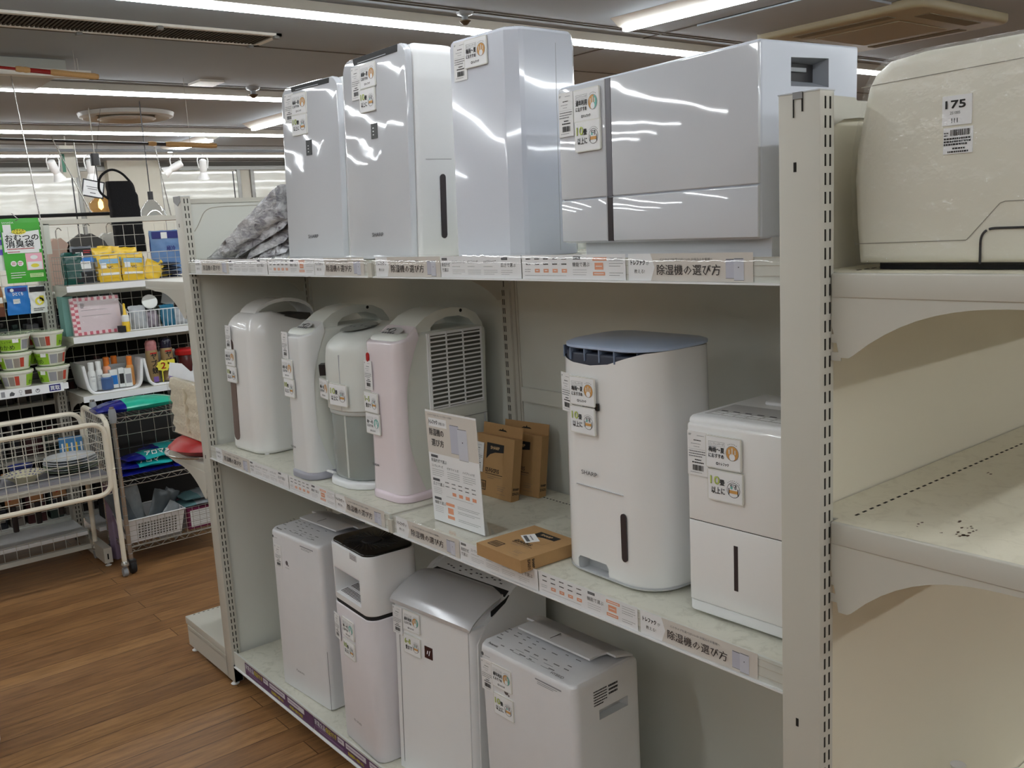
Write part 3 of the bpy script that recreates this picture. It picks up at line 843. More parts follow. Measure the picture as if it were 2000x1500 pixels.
def season_mesh(kind, w=.074, h=.058):
    def f(mb):
        plate(mb, w, h); Y = -.0041
        a, b, ic = KIND[kind]
        for (x0, x1, z0, z1) in ((.007, .041, -.0105, -.0102), (.007, .041, -.0178, -.0175), (.007, .0073, -.0178, -.0102), (.0407, .041, -.0178, -.0102)):
            mb.flat(x0, x1, z0, z1, BLACK, Y)
        mb.text(a, .0085, -.0158, .0034, INK, width=.031, y=Y)
        mb.text(b, .007, -.0285, .0078, BLACK, width=.033, y=Y, bold=.0004)
        mb.text('におすすめ', .007, -.0385, .0062, BLACK, width=.032, y=Y, bold=.0003)
        mb.disc(.0565, -.0265, .0132, INK, Y, .0126); mb.disc(.0565, -.0265, .0124, ic, Y)
        mb.disc(.0565, -.033, .006, PAPER, Y - .0003)
        for k in (-1, 0, 1): mb.flat(.0565 + k * .006 - .0014, .0565 + k * .006 + .0014, -.028, -.017 - abs(k) * .003, BEIGE if ic is ICONO else PAPER, Y - .0003)
        if kind == 'hyb': mb.poly([(.0565 + .0124 * math.cos(t), -.0265 + .0124 * math.sin(t)) for t in [R(-75 + 15 * i) for i in range(11)]], ICONT, Y - .0002)
        for k in range(6):
            t = R(60 + 12 * k); mb.disc(.0565 + .0165 * math.cos(t), -.0265 + .0165 * math.sin(t), .0008, INK, Y, n=5)
        mb.disc(.025, -.0485, .0026, BLACK, Y, .0014, n=12); mb.text('トレファク', .029, -.0505, .0042, BLACK, width=.02, y=Y, bold=.0003)
    return f
def size_mesh(num, l2, w=.074, h=.056):
    def f(mb):
        plate(mb, w, h); Y = -.0041
        a, b = num
        wa = .019 if len(a) < 3 else .025
        mb.text(a, .0065, -.0262, .0145, INK, width=wa, y=Y, bold=.0008)
        mb.text(a, .0069, -.0258, .0145, GREEN, width=wa, y=Y - .0006, bold=.0004)
        mb.text(b, .0075 + wa, -.0258, .0085, BLACK, width=.010, y=Y, bold=.0004) if b else None
        mb.text(l2, .009, -.042, .0095, BLACK, width=.028, y=Y, bold=.0004)
        cx, cz = .055, -.031
        mb.disc(cx, cz, .0135, BLACK, Y, .0127)
        mb.flat(cx - .009, cx + .009, cz - .006, cz - .0005, ICONO, Y); mb.flat(cx - .010, cx - .0085, cz - .009, cz + .003, BLACK, Y - .0002)
        mb.flat(cx + .0085, cx + .01, cz - .009, cz + .003, BLACK, Y - .0002)
        mb.disc(cx - .004, cz + .004, .0026, ICONT, Y, n=10); mb.disc(cx + .004, cz + .004, .0026, INK2, Y, n=10)
        mb.flat(cx - .006, cx + .006, cz + .006, cz + .010, BLACK, Y)
        mb.flat(cx - .004, cx + .004, cz + .007, cz + .009, PAPER, Y - .0002)
        for k in range(8):
            t = R(45 + 12.5 * k); mb.disc(cx + .0165 * math.cos(t), cz + .0165 * math.sin(t), .0008, INK, Y, n=5)
    return f
def price(p, x, z, **k): return card_obj('price_tag', 'price', price_mesh, p, x, z, **k)
def season(p, kind, x, z, **k): return card_obj('season_card', 'se' + kind, season_mesh(kind), p, x, z, label={'comp': 'card reading 梅雨〜夏におすすめ', 'hyb': 'card reading 通年利用におすすめ', 'zeo': 'card with teal seasonal icon'}[kind], **k)
def sizec(p, kind, x, z, **k):
    a, b = {'10': (('10', '畳'), '以上に'), '6': (('6~8', ''), '畳まで'), '1': (('1~5', ''), '畳まで')}[kind]
    return card_obj('size_card', 'sz' + kind, size_mesh(a, b), p, x, z, label='card reading ' + a[0] + a[1] + b, **k)
def capsule(mb, x, z0, z1, w, m, y=-.0008, th=.002, T=None, n=6):
    pts = [(x + w / 2 * math.cos(R(a)), z1 - w / 2 + w / 2 * math.sin(R(a))) for a in range(0, 181, 180 // n)] + \
          [(x + w / 2 * math.cos(R(a)), z0 + w / 2 + w / 2 * math.sin(R(a))) for a in range(180, 361, 180 // n)]
    return mb.prism(pts, 'y', y - th / 2, y + th / 2, m, T)
SIDE = Matrix.Rotation(R(90), 4, 'Z')      # text plane turned to face +x: local x -> world +y
def side(w): return Matrix.Translation((w, 0, 0)) @ SIDE
DH = 'white dehumidifiers on the shelves'
def machine(label, x, y, z, rz, name='dehumidifier'):
    return thing(name, label, 'dehumidifier', (x, y, z), rz, group=DH)
SEAM = mat('seam_line', (120, 120, 124), .7)
FAINT = mat('faint_seam', (186, 188, 192), .5)

# ================= top shelf =================
def tall_sharp(label, x, y, rz, w, d, h, le, vent, ind, logo, window):
    v = machine(label, x, y, ZT + .001, rz); T = shear(le)
    b = MB(T).body(0, w, .012, d, 0, h, (.02, .02, .045, .045), WHITE, bt=.03, bb=.003, n=5)
    b.box(w - .0003, w + .0003, .045, d - .045, .2325, .2335, SEAM)
    b.build('body', v)
    # front panel with rounded upper corners
    out = [(w - .004, .0), (w - .002, h - .04)] + [(w - .036 + .034 * math.cos(R(a)), h - .038 + .036 * math.sin(R(a))) for a in range(0, 91, 15)] + \
          [(.036 + .034 * math.cos(R(a)), h - .038 + .036 * math.sin(R(a))) for a in range(90, 181, 15)] + [(.002, h - .04), (.004, 0)]
    cx, cz = w / 2, h / 2
    def ins(p, q, y): return [(cx + (a - cx) * (1 - q / cx), y, cz + (b_ - cz) * (1 - q / cz)) for a, b_ in p]
    MB(T).loft([ins(out, 0, .016), ins(out, 0, .006), ins(out, .003, .001), ins(out, .007, 0)], WHITEG, False, True).build('front_panel', v, 'glossy front panel')
    MB(T).prism([(vent[0], vent[2]), (vent[1], vent[2]), (vent[1] + .002, vent[3]), (vent[0] - .004, vent[3])], 'y', -.0012, .0, mat('vent_slot_black', (24, 24, 26), .6)).box(vent[0] + .02, vent[1] - .05, -.0016, -.0012, vent[2] + .002, vent[2] + .004, GREYP).build('air_outlet', v, 'dark air outlet slot')
    f = MB(T).box(*ind[:2], -.0014, 0, *ind[2:], mat('indicator_black', (16, 16, 18), .45))
    for k in range(3): f.flat(ind[0] + .008, ind[0] + .014, ind[2] + .008 + k * .008, ind[2] + .0105 + k * .008, PAPER, -.0016)
    f.build('indicator_window', v)
    MB(T).text('SHARP', logo[0], logo[1], .0095, INK, width=logo[2], y=-.0012, bold=.0002).build('logo', v, smooth=0)
    if window:
        capsule(MB(T @ side(w)), (window[0] + window[1]) / 2, window[2], window[3], window[1] - window[0], SMOKE, th=.003).build('water_window', v)
    return v
m1 = tall_sharp('leftmost white dehumidifier standing on the top shelf, beside the silver foil packs', .667, .04, 6.2, .284, .17, .489, 3., (.062, .243, .470, .483), (.122, .149, .29, .331), (.112, .062, .05), None)
price(m1, .024, .467, y=.0235, le=3); season(m1, 'comp', .062, .462, y=.0235, le=3); sizec(m1, '10', .06, .404, y=.0205, le=3)
m2 = tall_sharp('tall white glossy dehumidifier on the top shelf, second from its left', 1.028, .04, -.7, .309, .165, .503, 2.6, (.066, .271, .482, .498), (.139, .168, .296, .332), (.124, .058, .054), (.084, .10, .045, .198))
price(m2, .053, .478, y=.0205, le=2.6); season(m2, 'comp', .1, .477, y=.0205, le=2.6); sizec(m2, '10', .094, .418, y=.018, le=2.6)
# octagonal tower
m3 = machine('tall bluish-white tower with faceted corners on the top shelf, third from its left', 1.509, .04, ZT + .001, 2.3)
T = shear(1.6)
P8 = [(0, .01), (.008, 0), (.176, 0), (.182, .001), (.204, .022), (.208, .032), (.2095, .12), (.2095, .17), (.196, .188), (.02, .188), (.0, .17)]
def sc8(q, z):
    return [(.105 + (a - .105) * (1 - q / .105), .094 + (b - .094) * (1 - q / .094), z) for a, b in P8]
h3 = .468
MB(T).loft([sc8(.001, 0), sc8(0, .002), sc8(0, h3 - .02), sc8(.002, h3 - .009), sc8(.006, h3 - .003), sc8(.014, h3)], TOWER).build('body', m3, smooth=18)
MB(T).box(.2092, .21, .1205, .1215, .01, h3 - .03, FAINT).box(.0, .001, .02, .16, .3, .301, FAINT).build('side_seam', m3)
price(m3, .021, .459, y=.0125, le=1.6); season(m3, 'comp', .06, .458, y=.0125, le=1.6)
# wide machine with the dark stripe
m4 = machine('wide white dehumidifier with one dark vertical stripe, rightmost on the top shelf', 1.874, .03, ZT + .001, -5.4)
T = shear(1.1) @ Matrix.Translation((0, 0, .028))
w, d, h = .489, .232, .29
MB(T).box(.035, w - .0, .03, d - .01, -.029, .002, mat('foot_white', (214, 216, 222), .4)).build('foot', m4)
bo = MB(T).body(0, w, .004, d, 0, h, .006, COOL, bt=.004, bb=.006, n=3).build('body', m4)
cut(bo, MB(T).loft([[(w + .01, .068, .268), (w + .01, .16, .270), (w + .01, .161, .222), (w + .01, .068, .222)], [(w - .002, .071, .266), (w - .002, .157, .268), (w - .002, .158, .226), (w - .002, .071, .225)], [(w - .03, .078, .262), (w - .03, .150, .262), (w - .026, .150, .236), (w - .026, .078, .238)]][::-1], mat('recess_grey', (150, 154, 162), .5)))
MB(T).box(w - .031, w - .024, .078, .15, .236, .262, DARK).box(w - .024, w - .02, .08, .13, .25, .256, GREYP).build('handle_recess', m4)
gl = MB(T)
for (a, b, c, e_) in ((.001, .1345, .0825, h - .004), (.1525, w - .001, .0825, h - .004), (.001, .1345, .003, .080), (.1525, w - .001, .003, .080)):
    gl.body(a, b, 0, .006, c, e_, .001, WHITEG, bt=.002, bb=.002, n=2)
gl.build('front_panel', m4, 'glossy front panel')
MB(T).box(.1345, .1365, .0005, .006, .003, h - .004, FAINT).box(.1365, .1505, .001, .006, .0825, h - .004, mat('stripe_grey', (98, 96, 104), .25)).box(.1365, .1505, .001, .006, .003, .08, mat('stripe_dark', (48, 42, 46), .25)).build('stripe', m4, 'dark grey vertical stripe')
price(m4, .003, .278 + .028, y=.0048, le=1.1); season(m4, 'hyb', .052, .277 + .028, y=.0048, le=1.1); sizec(m4, '10', .053, .222 + .028, y=.004, le=1.1)
# a white cable lying between the boxes
tag(MB().tube(rounded([(1.40, .17, ZT + .006), (1.44, .12, ZT + .012), (1.49, .1, ZT + .03), (1.51, .16, ZT + .045), (1.49, .24, ZT + .02), (1.42, .26, ZT + .006)], .03), .004, WHITE).tube(rounded([(1.41, .18, ZT + .006), (1.45, .13, ZT + .02), (1.50, .12, ZT + .04), (1.51, .2, ZT + .03), (1.45, .27, ZT + .006)], .03), .004, WHITE).build('power_cord'),
    'coiled white power cord on the top shelf behind the faceted tower', 'power cord')
tag(MB().body(1.36, 1.425, .2, .29, ZT + .001, ZT + .012, .006, mat('brown_plug', (112, 100, 90), .5), n=3).build('flat_adapter'), 'flat brown adapter lying behind the second tall dehumidifier', 'adapter')
# silver foil packs
def foil_mat(name, c0, c1):
    m = mat(name, c1, .22, var=.0, metal=.25)
    nt = m.node_tree; b = nt.nodes['Principled BSDF']
    tc = nt.nodes.new('ShaderNodeTexCoord'); mp = nt.nodes.new('ShaderNodeMapping'); mp.inputs['Scale'].default_value = (7, 26, 26)
    mp.inputs['Rotation'].default_value = (0, R(19), 0)
    n = nt.nodes.new('ShaderNodeTexNoise'); n.inputs['Scale'].default_value = 1.6; n.inputs['Detail'].default_value = 7; n.inputs['Roughness'].default_value = .68; n.inputs['Distortion'].default_value = 1.0
    rp = nt.nodes.new('ShaderNodeValToRGB'); rp.color_ramp.elements[0].position = .36; rp.color_ramp.elements[1].position = .58
    rp.color_ramp.elements[0].color = (*lin(c0), 1); rp.color_ramp.elements[1].color = (*lin(c1), 1)  # pale and dark streaks paint the glints of creased foil
    bp = nt.nodes.new('ShaderNodeBump'); bp.inputs['Strength'].default_value = 1.; bp.inputs['Distance'].default_value = .02
    nt.links.new(tc.outputs['Object'], mp.inputs[0]); nt.links.new(mp.outputs[0], n.inputs['Vector']); nt.links.new(n.outputs['Fac'], rp.inputs[0])
    nt.links.new(rp.outputs[0], b.inputs['Base Color']); nt.links.new(n.outputs['Fac'], bp.inputs['Height']); nt.links.new(bp.outputs['Normal'], b.inputs['Normal'])
    return m
FOIL = foil_mat('silver_foil', (150, 148, 158), (246, 247, 250))
FOILB = foil_mat('silver_foil_b', (110, 102, 112), (236, 238, 244))
def foil(i, x, z0, ang, L, th, m):
    W = .20; n, k = 40, 16; rings = []
    rr = random.Random(i)
    ph = [rr.uniform(0, 6) for _ in range(6)]
    def hgt(u, v_):
        return .004 * math.sin(u * 19 + ph[0] + v_ * 5) + .003 * math.sin(u * 41 + ph[1] - v_ * 14) + .003 * math.sin(v_ * 31 + ph[2] + u * 9)
    for a in range(n + 1):
        u = a / n; e1 = min(1, 6 * u, 6 * (1 - u)) ** .6
        r = []
        for b in range(k + 1):
            q = b / k; e2 = min(1, 5 * q, 5 * (1 - q)) ** .6
            r.append((u * L, (q - .5) * W, th * e1 * e2 + hgt(u, q) * e1 * e2))
        for b in range(k, -1, -1):
            q = b / k; e2 = min(1, 5 * q, 5 * (1 - q)) ** .6
            r.append((u * L, (q - .5) * W, -.002 * e1 * e2))
        rings.append(r)
    T = Matrix.Translation((x, .115, z0 + .066)) @ Matrix.Rotation(R(-ang), 4, 'Y') @ Matrix.Rotation(R(42), 4, 'X')
    o = MB(T).loft(rings, m).build('foil_pack', smooth=60)
    return o
GF = 'silver foil packs leaning in the left corner'
for i, (x, z0, a, L, th) in enumerate(((.52, .002, 3, .125, .016), (.44, .004, 7, .205, .018), (.35, .006, 10.5, .295, .020), (.26, .010, 13.2, .39, .022))):
    o = foil(i, x, ZT + z0 - .004, a, L, th, FOIL if i % 2 == 0 else FOILB)
    tag(o, 'silver foil pack in the left top-shelf corner, ' + ('lowest', 'second from bottom', 'third from bottom', 'just under the large film-wrapped one')[i], 'foil pack', GF)
rings = []; rs = random.Random(8)
ph = [rs.uniform(0, 6) for _ in range(8)]
for i in range(61):
    u = i / 60; x = .07 + .575 * u
    zt_ = .012 + .212 * u ** .93; zb_ = max(.002, (x - .19) * .262 + .004); 
    zb_ = min(zb_, zt_ - .008); e_ = min(1, 4 * u + .15, 12 * (1 - u) + .3)
    r = []
    for (yy, zz, _) in [(q[0], q[1], 0) for q in rrect(.03, .19, zb_, zt_, min(.02, (zt_ - zb_) * .45), 0, 3)]:
        f = (zz - zb_) / max(zt_ - zb_, .001)
        d_ = .005 * math.sin(u * 26 + f * 9 + ph[0]) + .004 * math.sin(u * 61 - f * 13 + ph[1]) + .003 * math.sin(f * 23 + u * 15 + ph[2])
        r.append((x, yy + d_ * e_ + (.0 if yy > .1 else .012 * (1 - f) * 0), max(zz + (.6 * d_ if f > .5 else 0), .0015)))
    # extra points down the camera-facing side
    rings.append(r)
o = MB(Matrix.Translation((0, 0, ZT))).loft(rings, FOIL).build('foil_pack', smooth=70)
tag(o, 'largest silver foil pack, topmost in the left top-shelf corner', 'foil pack', GF)
tag(MB().body(.075, .21, .03, .10, ZT + .001, ZT + .012, .01, mat('dark_packet', (60, 60, 74), .3, var=.4, scale=60), bt=.004, n=3).build('dark_packet'), 'thin dark packet lying at the foot of the silver foil packs', 'packet')
# ================= middle shelf =================
Z = ZM + .0012
# N1
n1 = machine('white rounded dehumidifier with brown window strip, leftmost on the middle shelf', .098, .035, Z, 3.1)
T = shear(1.9); w, d, h = .225, .27, .455
b = MB(T); rings = []
for (z, ins, rf) in ((0, .012, .03), (.004, .004, .032), (.015, 0, .034), (.2, 0, .035), (.40, 0, .035)):
    rings.append(rrect(ins, w - ins, ins, d - ins, (rf, rf * 1.9, .06, .06), z, 8))
r0 = rrect(0, w, 0, d, (.035, .066, .06, .06), 0, 8)
for k in range(1, 9):
    a = math.pi / 2 * k / 8
    q = []
    for (x, y, _) in r0:
        top = .475 if y < .09 else .475 - min(1, (y - .09) / .03) * .035
        s = 1 - (1 - math.cos(a)) * .42
        q.append((w / 2 + (x - w / 2) * s, d / 2 + (y - d / 2) * s, .40 + (top - .40) * math.sin(a)))
    rings.append(q)
b.loft(rings, WHITES).lathe([(.008, -.004), (.008, .004)], WHITE, c=(.2, .03, -.0005)).build('body', n1, smooth=50)
capsule(MB(T), .052, .035, .385, .038, SCREEN, y=-.0008, th=.003).build('water_window', n1, 'long brown window strip')
cv = []
for k in range(13):
    a = math.pi * k / 12
    cv.append((.105 + .0, .15 - .115 * math.cos(a), .452 + .062 * math.sin(a)))
rings = [[(x - .055, y, z), (x + .055, y, z), (x + .055, y, z - .012), (x - .055, y, z - .012)] for x, y, z in cv]
MB(T).loft(rings, WHITES).build('handle', n1)
MB(T).body(.03, w - .03, .11, d - .03, .43, .456, .02, mat('shadow_gap', (70, 66, 62), .6), bt=.004).build('air_outlet', n1)  # dark block paints the shaded gap under the handle
price(n1, .022, .432, y=.012, le=1.9, rz=-4); season(n1, 'comp', .016, .352, y=.008, le=1.9, rz=-2); sizec(n1, '10', .018, .293, y=.007, le=1.9, rz=-2)

# two waisted handle machines
def corona(label, x, y, rz, pm, basem, side_detail, w=.150, d=.315):
    v = machine(label, x, y, Z, rz); T = shear(1.2)
    def yb(z):    # depth of the coloured front along the height
        t = (z - .02) / .42
        return .058 - .05 * math.sin(math.pi * min(max(t, 0), 1)) ** .9 if z > .02 else .058
    def wx(z):
        t = min(max((z - .0) / .45, 0), 1); return .007 * math.sin(math.pi * t)
    rings = []
    for i in range(12):
        z = .012 + (.43 - .012) * i / 11
        q = wx(z)
        rings.append(rrect(q, w - q, .012, d, (.03, .03, .02, .02), z, 5))
    for k in range(1, 5):
        a = math.pi / 2 * k / 4
        rr = rrect(.0, w, .012, d, (.03, .03, .02, .02), 0, 5); s = .02 * (1 - math.cos(a))
        rings.append([(x_ + (s if x_ < w / 2 else -s), y_ + (s if y_ < d / 2 else -s), .43 + .02 * math.sin(a)) for x_, y_, _ in rr])
    MB(T).loft(rings, mat('corona_body', (224, 227, 220), .35)).build('body', v)
    rings = []
    for i in range(15):
        z = .022 + (.425 - .022) * i / 14; q = wx(z); e = yb(z) + .018
        rings.append(rrect(q - .002, w - q + .002, -.0, max(e, .032), (.03, .03, .001, .001), z, 7))
    for k in range(1, 6):
        a = math.pi / 2 * k / 5; s = .022 * (1 - math.cos(a))
        e = .076
        rr = rrect(-.002, w + .002, 0, e, (.03, .03, .001, .001), 0, 7)
        rings.append([(x_ + (s if x_ < w / 2 else -s), y_ + (s * 1.2 if y_ < e * .6 else 0), .425 + (.010 + .42 * y_) * math.sin(a)) for x_, y_, _ in rr])
    MB(T).loft(rings, pm).build('front_cover', v)
    # sloping control panel
    MB(T).add([(w / 2 + (w / 2 - .034) * math.cos(a), .046 + .021 * math.sin(a), .4535 + .42 * .021 * math.sin(a) + .0008) for a in [2 * math.pi * k / 20 for k in range(20)]], [tuple(range(20))], mat('panel_pale', (196, 196, 196), .3)).build('control_panel', v)
    f = MB(T)
    for k in range(7):
        a, b_ = .045 + .012 * (k % 5), .034 + .016 * (k // 5)
        f.add([(a, b_, .4552 + .42 * (b_ - .046)), (a + .009, b_, .4552 + .42 * (b_ - .046)), (a + .009, b_ + .006, .4578 + .42 * (b_ - .046)), (a, b_ + .006, .4578 + .42 * (b_ - .046))], [(0, 1, 2, 3)], INK)
    for k in (4,): f.tube([(.075 + .012 * math.cos(t), .05 + .009 * math.sin(t), .457 + .42 * .009 * math.sin(t)) for t in [2 * math.pi * j / 14 for j in range(14)]], .0008, DARK, 4, closed=True)
    f.build('button_marking', v)
    # handle loop running back over the top
    pts = [(.074, .44), (.08, .466), (.11, .487), (.15, .501), (.20, .506), (.25, .499), (.285, .482), (.305, .455), (.315, .42), (.315, .37)]
    inn = [(.288, .40), (.280, .448), (.258, .470), (.225, .481), (.18, .481), (.145, .472), (.128, .458), (.12, .42)]
    o = MB(T).prism(pts + inn, 'x', w * .1, w * .9, mat('corona_body', (224, 227, 220), .35)).build('handle', v, smooth=40)
    MB(T).loft([[(w * .9 + .0005, .232 + .005 * math.cos(t), .494 + .005 * math.sin(t)) for t in [2 * math.pi * j / 10 for j in range(10)]], [(w * .9 + .001, .232 + .0045 * math.cos(t), .494 + .0045 * math.sin(t)) for t in [2 * math.pi * j / 10 for j in range(10)]]], BLACK).build('handle_dot', v)
    MB(T).body(-.008, w + .008, -.008, d - .05, 0, .022, (.05, .05, .03, .03), basem, bt=.008, bb=.003, n=8).build('base', v)
    MB(T).text('CORONA', .018, .088, .0062, INK, width=.032, y=-.0022, bold=.0004).build('logo', v, smooth=0)
    if side_detail:
        g = MB(T @ side(w))
        g.box(.102, .29, -.0015, .004, .235, .445, WHITE)
        g.box(.108, .284, -.0019, -.0012, .24, .438, mat('grille_dark', (84, 84, 78), .7))
        for k in range(17):
            z = .242 + k * .0118
            g.box(.106, .286, -.004, -.0016, z, z + .0042, WHITE)
        for a in (.106, .162, .219, .282): g.box(a, a + .004, -.0046, -.002, .236, .443, WHITE)
        g.build('side_grille', v)
        MB(T @ side(w)).box(.092, .30, -.0005, .001, .2, .2012, SEAM).box(.288, .292, -.0005, .001, .02, .2, FAINT).build('side_seam', v)
    return v
PINK = glossy_panel('pale_pink_gloss', (238, 228, 232), .02, .2)
PEARL = glossy_panel('pale_grey_gloss', (230, 232, 232), .02, .2)
n2 = corona('pale grey slim dehumidifier with looped handle, second from left on the middle shelf', .607, .012, 0, PEARL, mat('base_grey', (160, 160, 170), .3), False, w=.138)
price(n2, .004, .44, y=.0105, le=1.2, rz=-4); season(n2, 'comp', -.002, .358, y=.0085, le=1.2, rz=-3); sizec(n2, '10', .004, .30, y=.0065, le=1.2, rz=-3)
n4 = corona('pale pink slim dehumidifier with looped handle and white side grille', 1.005, .061, 2, PINK, mat('base_pink', (232, 216, 224), .25), True, w=.158)
capsule(MB(shear(1.2)), .026, .375, .40, .014, RED, y=-.002, th=.002).build('red_mark', n4)
price(n4, .002, .378, y=.009, le=1.2, rz=-6); sizec(n4, '1', -.004, .292, y=.007, le=1.2, rz=-4); season(n4, 'zeo', -.002, .234, y=.006, le=1.2, rz=-3)
# N3 with the clear tank
n3 = machine('short white dehumidifier with clear grey water tank below, between the two slim ones', .757, .044, Z, 0)
w, d = .226, .25; T = shear(1)
rings = []
for (z, q) in ((.222, .004), (.226, 0), (.35, 0), (.39, .003)):
    rings.append(rrect(q, w - q, q, d - q, (.08, .1, .06, .06), z, 8))
r0 = rrect(.003, w - .003, .003, d - .003, (.08, .1, .06, .06), 0, 8)
for k in range(1, 8):
    a = math.pi / 2 * k / 7; s = 1 - (1 - math.cos(a)) * .55
    rings.append([(w / 2 + (x - w / 2) * s, d / 2 + (y - d / 2) * s, .39 + (.045 + .035 * (d / 2 + (y - d / 2) * s) / d) * math.sin(a)) for x, y, _ in r0])
N3M = mat('milky_plastic', (224, 227, 222), .28)
MB(T).loft(rings, N3M).build('body', n3, smooth=50)
MB(T).body(.006, w - .006, .004, d - .01, .21, .224, (.075, .095, .055, .055), mat('lip_grey', (196, 200, 198), .4), bt=.002).box(.1395, .1405, -.0003, .01, .225, .385, FAINT).build('collar', n3)
MB(T).body(.010, w - .012, .008, d - .012, .02, .212, (.072, .09, .055, .055), mat('tank_grey', (150, 156, 152), .25, coat=.4), bt=.002, bb=.012).box(.1385, .1415, .0065, .012, .03, .21, N3M).build('water_tank', n3, 'translucent grey water tank')
MB(T).body(-.002, w + .002, -.004, d, 0, .02, (.08, .1, .06, .06), WHITE, bt=.008, bb=.003, n=8).box(.0, .012, .05, .12, .018, .06, N3M).build('base', n3)
MB(T).body(.02, .06, .0, .01, .03, .036, .001, WHITE, n=1).build('tank_latch', n3)
MB(T).add([(w / 2 - .01 + .055 * math.cos(t), .095 + .055 * math.sin(t), .4535 + .035 * (.055 * math.sin(t)) / d) for t in [2 * math.pi * k / 24 for k in range(24)]], [tuple(range(24))], mat('panel_grey', (150, 156, 154), .3)).build('control_panel', n3)
f = MB(T)
for (a, b_) in ((.09, .09), (.11, .09), (.1, .12), (.14, .13), (.15, .13), (.16, .13), (.14, .11), (.155, .11)):
    f.add([(a, b_ - .02, .456), (a + .007, b_ - .02, .456), (a + .007, b_ - .012, .457), (a, b_ - .012, .457)], [(0, 1, 2, 3)], INK)
f.build('button_marking', n3)
MB(T).prism([(-.004, .35), (.033, .35), (.033, .335), (.028, .317), (.003, .317), (-.003, .335)], 'y', .012, .03, DARK, T=Matrix.Translation((.010, .016, 0)) @ Matrix.Rotation(R(-40), 4, 'Z') @ Matrix.Translation((0, -.014, 0))).build('display', n3, 'small dark shield-shaped display')
f = MB(T)
for k in range(3): f.disc(.012 + k * .013, .258 + .0, .0032, PAPER, .020 - .007 * k, n=10)
f.build('lamp_dot', n3)
season(n3, 'comp', .002, .308, y=.017, le=1, rz=-10); q_ = sizec(n3, '10', .082, .302, y=.004, le=1, rz=3); q_.scale = (1.25, 1, 1.12)
# the guide boxes
def filter_box(label, loc, rot, group):
    t = thing('cardboard_filter_box', label, 'box', loc, group=group, rot=rot)
    W, D, H = .16, .028, .165
    MB().box(0, W, 0, D, 0, H, CARD).box(W * .0, W, D - .002, D, H, H + .03, CARD).build('carton', t)
    f = MB()
    f.flat(.05, .12, .09, .145, BLACK, -.0006)
    f.poly([(.05, .09), (.05, .1), (.065, .114), (.085, .121), (.12, .124), (.12, .09)], CARD, -.0008)
    f.text('SHARP', .066, .129, .008, mat('box_tan_ink', (190, 160, 120), .7), width=.036, y=-.001, bold=.0008)
    f.text('IZ-FGCF15', .05, .066, .011, BLACK, width=.055, y=-.0008, bold=.0005)
    f.flat(.05, .12, .061, .0625, BLACK, -.0008); lines(f, .06, .12, .055, 1, .004, INK, .001, -.0008); lines(f, .06, .1, .05, 1, .004, INK, .001, -.0008)
    for a in ((.02, .055, .015, .017), (.02, .055, .038, .04), (.02, .022, .015, .04), (.053, .055, .015, .04)): f.flat(*a, BLACK, -.0008)
    for k in range(9): f.flat(.025 + k * .003, .0262 + k * .003, .02, .034, BLACK, -.0008)
    f.flat(.1, .135, .013, .0135, INK, -.0008); f.flat(.1, .135, .033, .0335, INK, -.0008); lines(f, .103, .13, .027, 2, .005, INK, .001, -.0008)
    f.build('front_print', t, smooth=0); f = MB()
    S = side(W)
    f.text('SHARP', .004, .03, .006, BLACK, width=.02, y=-.0006, bold=.0004, T=S); f.text('IZ-FGCF15', .003, .018, .007, BLACK, width=.022, y=-.0006, bold=.0003, T=S)
    f.build('side_print', t, smooth=0)
    MB().flat(.07, .072, H + .013, H + .017, BLACK, D - .0028).poly([(.062, H + .012), (.1, H + .012), (.092, H + .016), (.084, H + .016), (.081, H + .021), (.078, H + .016), (.07, H + .016)], SLOT, D - .0026).build('hang_hole', t)
    return t
GB = 'cardboard filter boxes on the middle shelf'
k1 = filter_box('front one of two brown cardboard boxes leaning upright behind the stand sign', (1.205, .262, Z), (R(-9), 0, R(2)), GB)
price(k1, -.004, .142, y=-.002)
k2 = filter_box('rear one of two brown cardboard boxes leaning upright against the shelf back', (1.235, .318, Z), (R(-9), 0, R(8)), GB)
k3 = filter_box('brown cardboard box lying flat on the middle shelf beside the tall dehumidifier', (1.600, -.02, Z + .0285), (R(-90), 0, R(-2)), GB)
for o in k3.children:
    if o.name.startswith('hang'): pass
k3.location = (1.615, -.033, Z + .0287)
tag(MB().box(0, .052, 0, .032, 0, .0008, TAGP).box(.006, .046, .004, .012, .0008, .0011, INK).box(.01, .04, .018, .021, .0008, .0011, INK2).build('price_slip'), 'small white price slip lying on the flat cardboard box', 'price tag')
place([o for o in COL.objects if o.name == 'price_slip'][0], (1.655, .062, Z + .0294), -28)
# N5 tower
n5 = machine('tall white tower dehumidifier with blue lid on the middle shelf', 1.79, .053, Z, -1.6)
w, d, h = .285, .2, .475; T = Matrix()
def wob(z): return .004 * (z / h) + .0
rings = [rrect(.012, w - .012, .012, d - .012, (.06, .07, .05, .05), 0, 10), rrect(.002, w - .002, .002, d - .002, (.07, .08, .05, .05), .006, 10), rrect(0, w, 0, d, (.07, .08, .05, .05), .02, 10)]
for i in range(1, 8):
    z = .02 + (h - .02) * i / 7; q = .006 * i / 7
    rings.append(rrect(q, w - q * 1.4, q, d, (.07 - q, .08 - q, .05, .05), z, 10))
o5 = MB(T).loft(rings, WHITES).build('body', n5, smooth=40)
cyl = [(.115 + .165 * math.cos(R(a)), .0) for a in range(1)]
CUTM = mat('recess_pale', (204, 206, 208), .5)
dip = [(-.03, h - .012), (.03, h - .024), (.07, h - .033), (.12, h - .036), (.17, h - .030), (.215, h - .016), (.25, h - .006), (.32, h + .002), (.32, h + .03), (-.03, h + .03)]
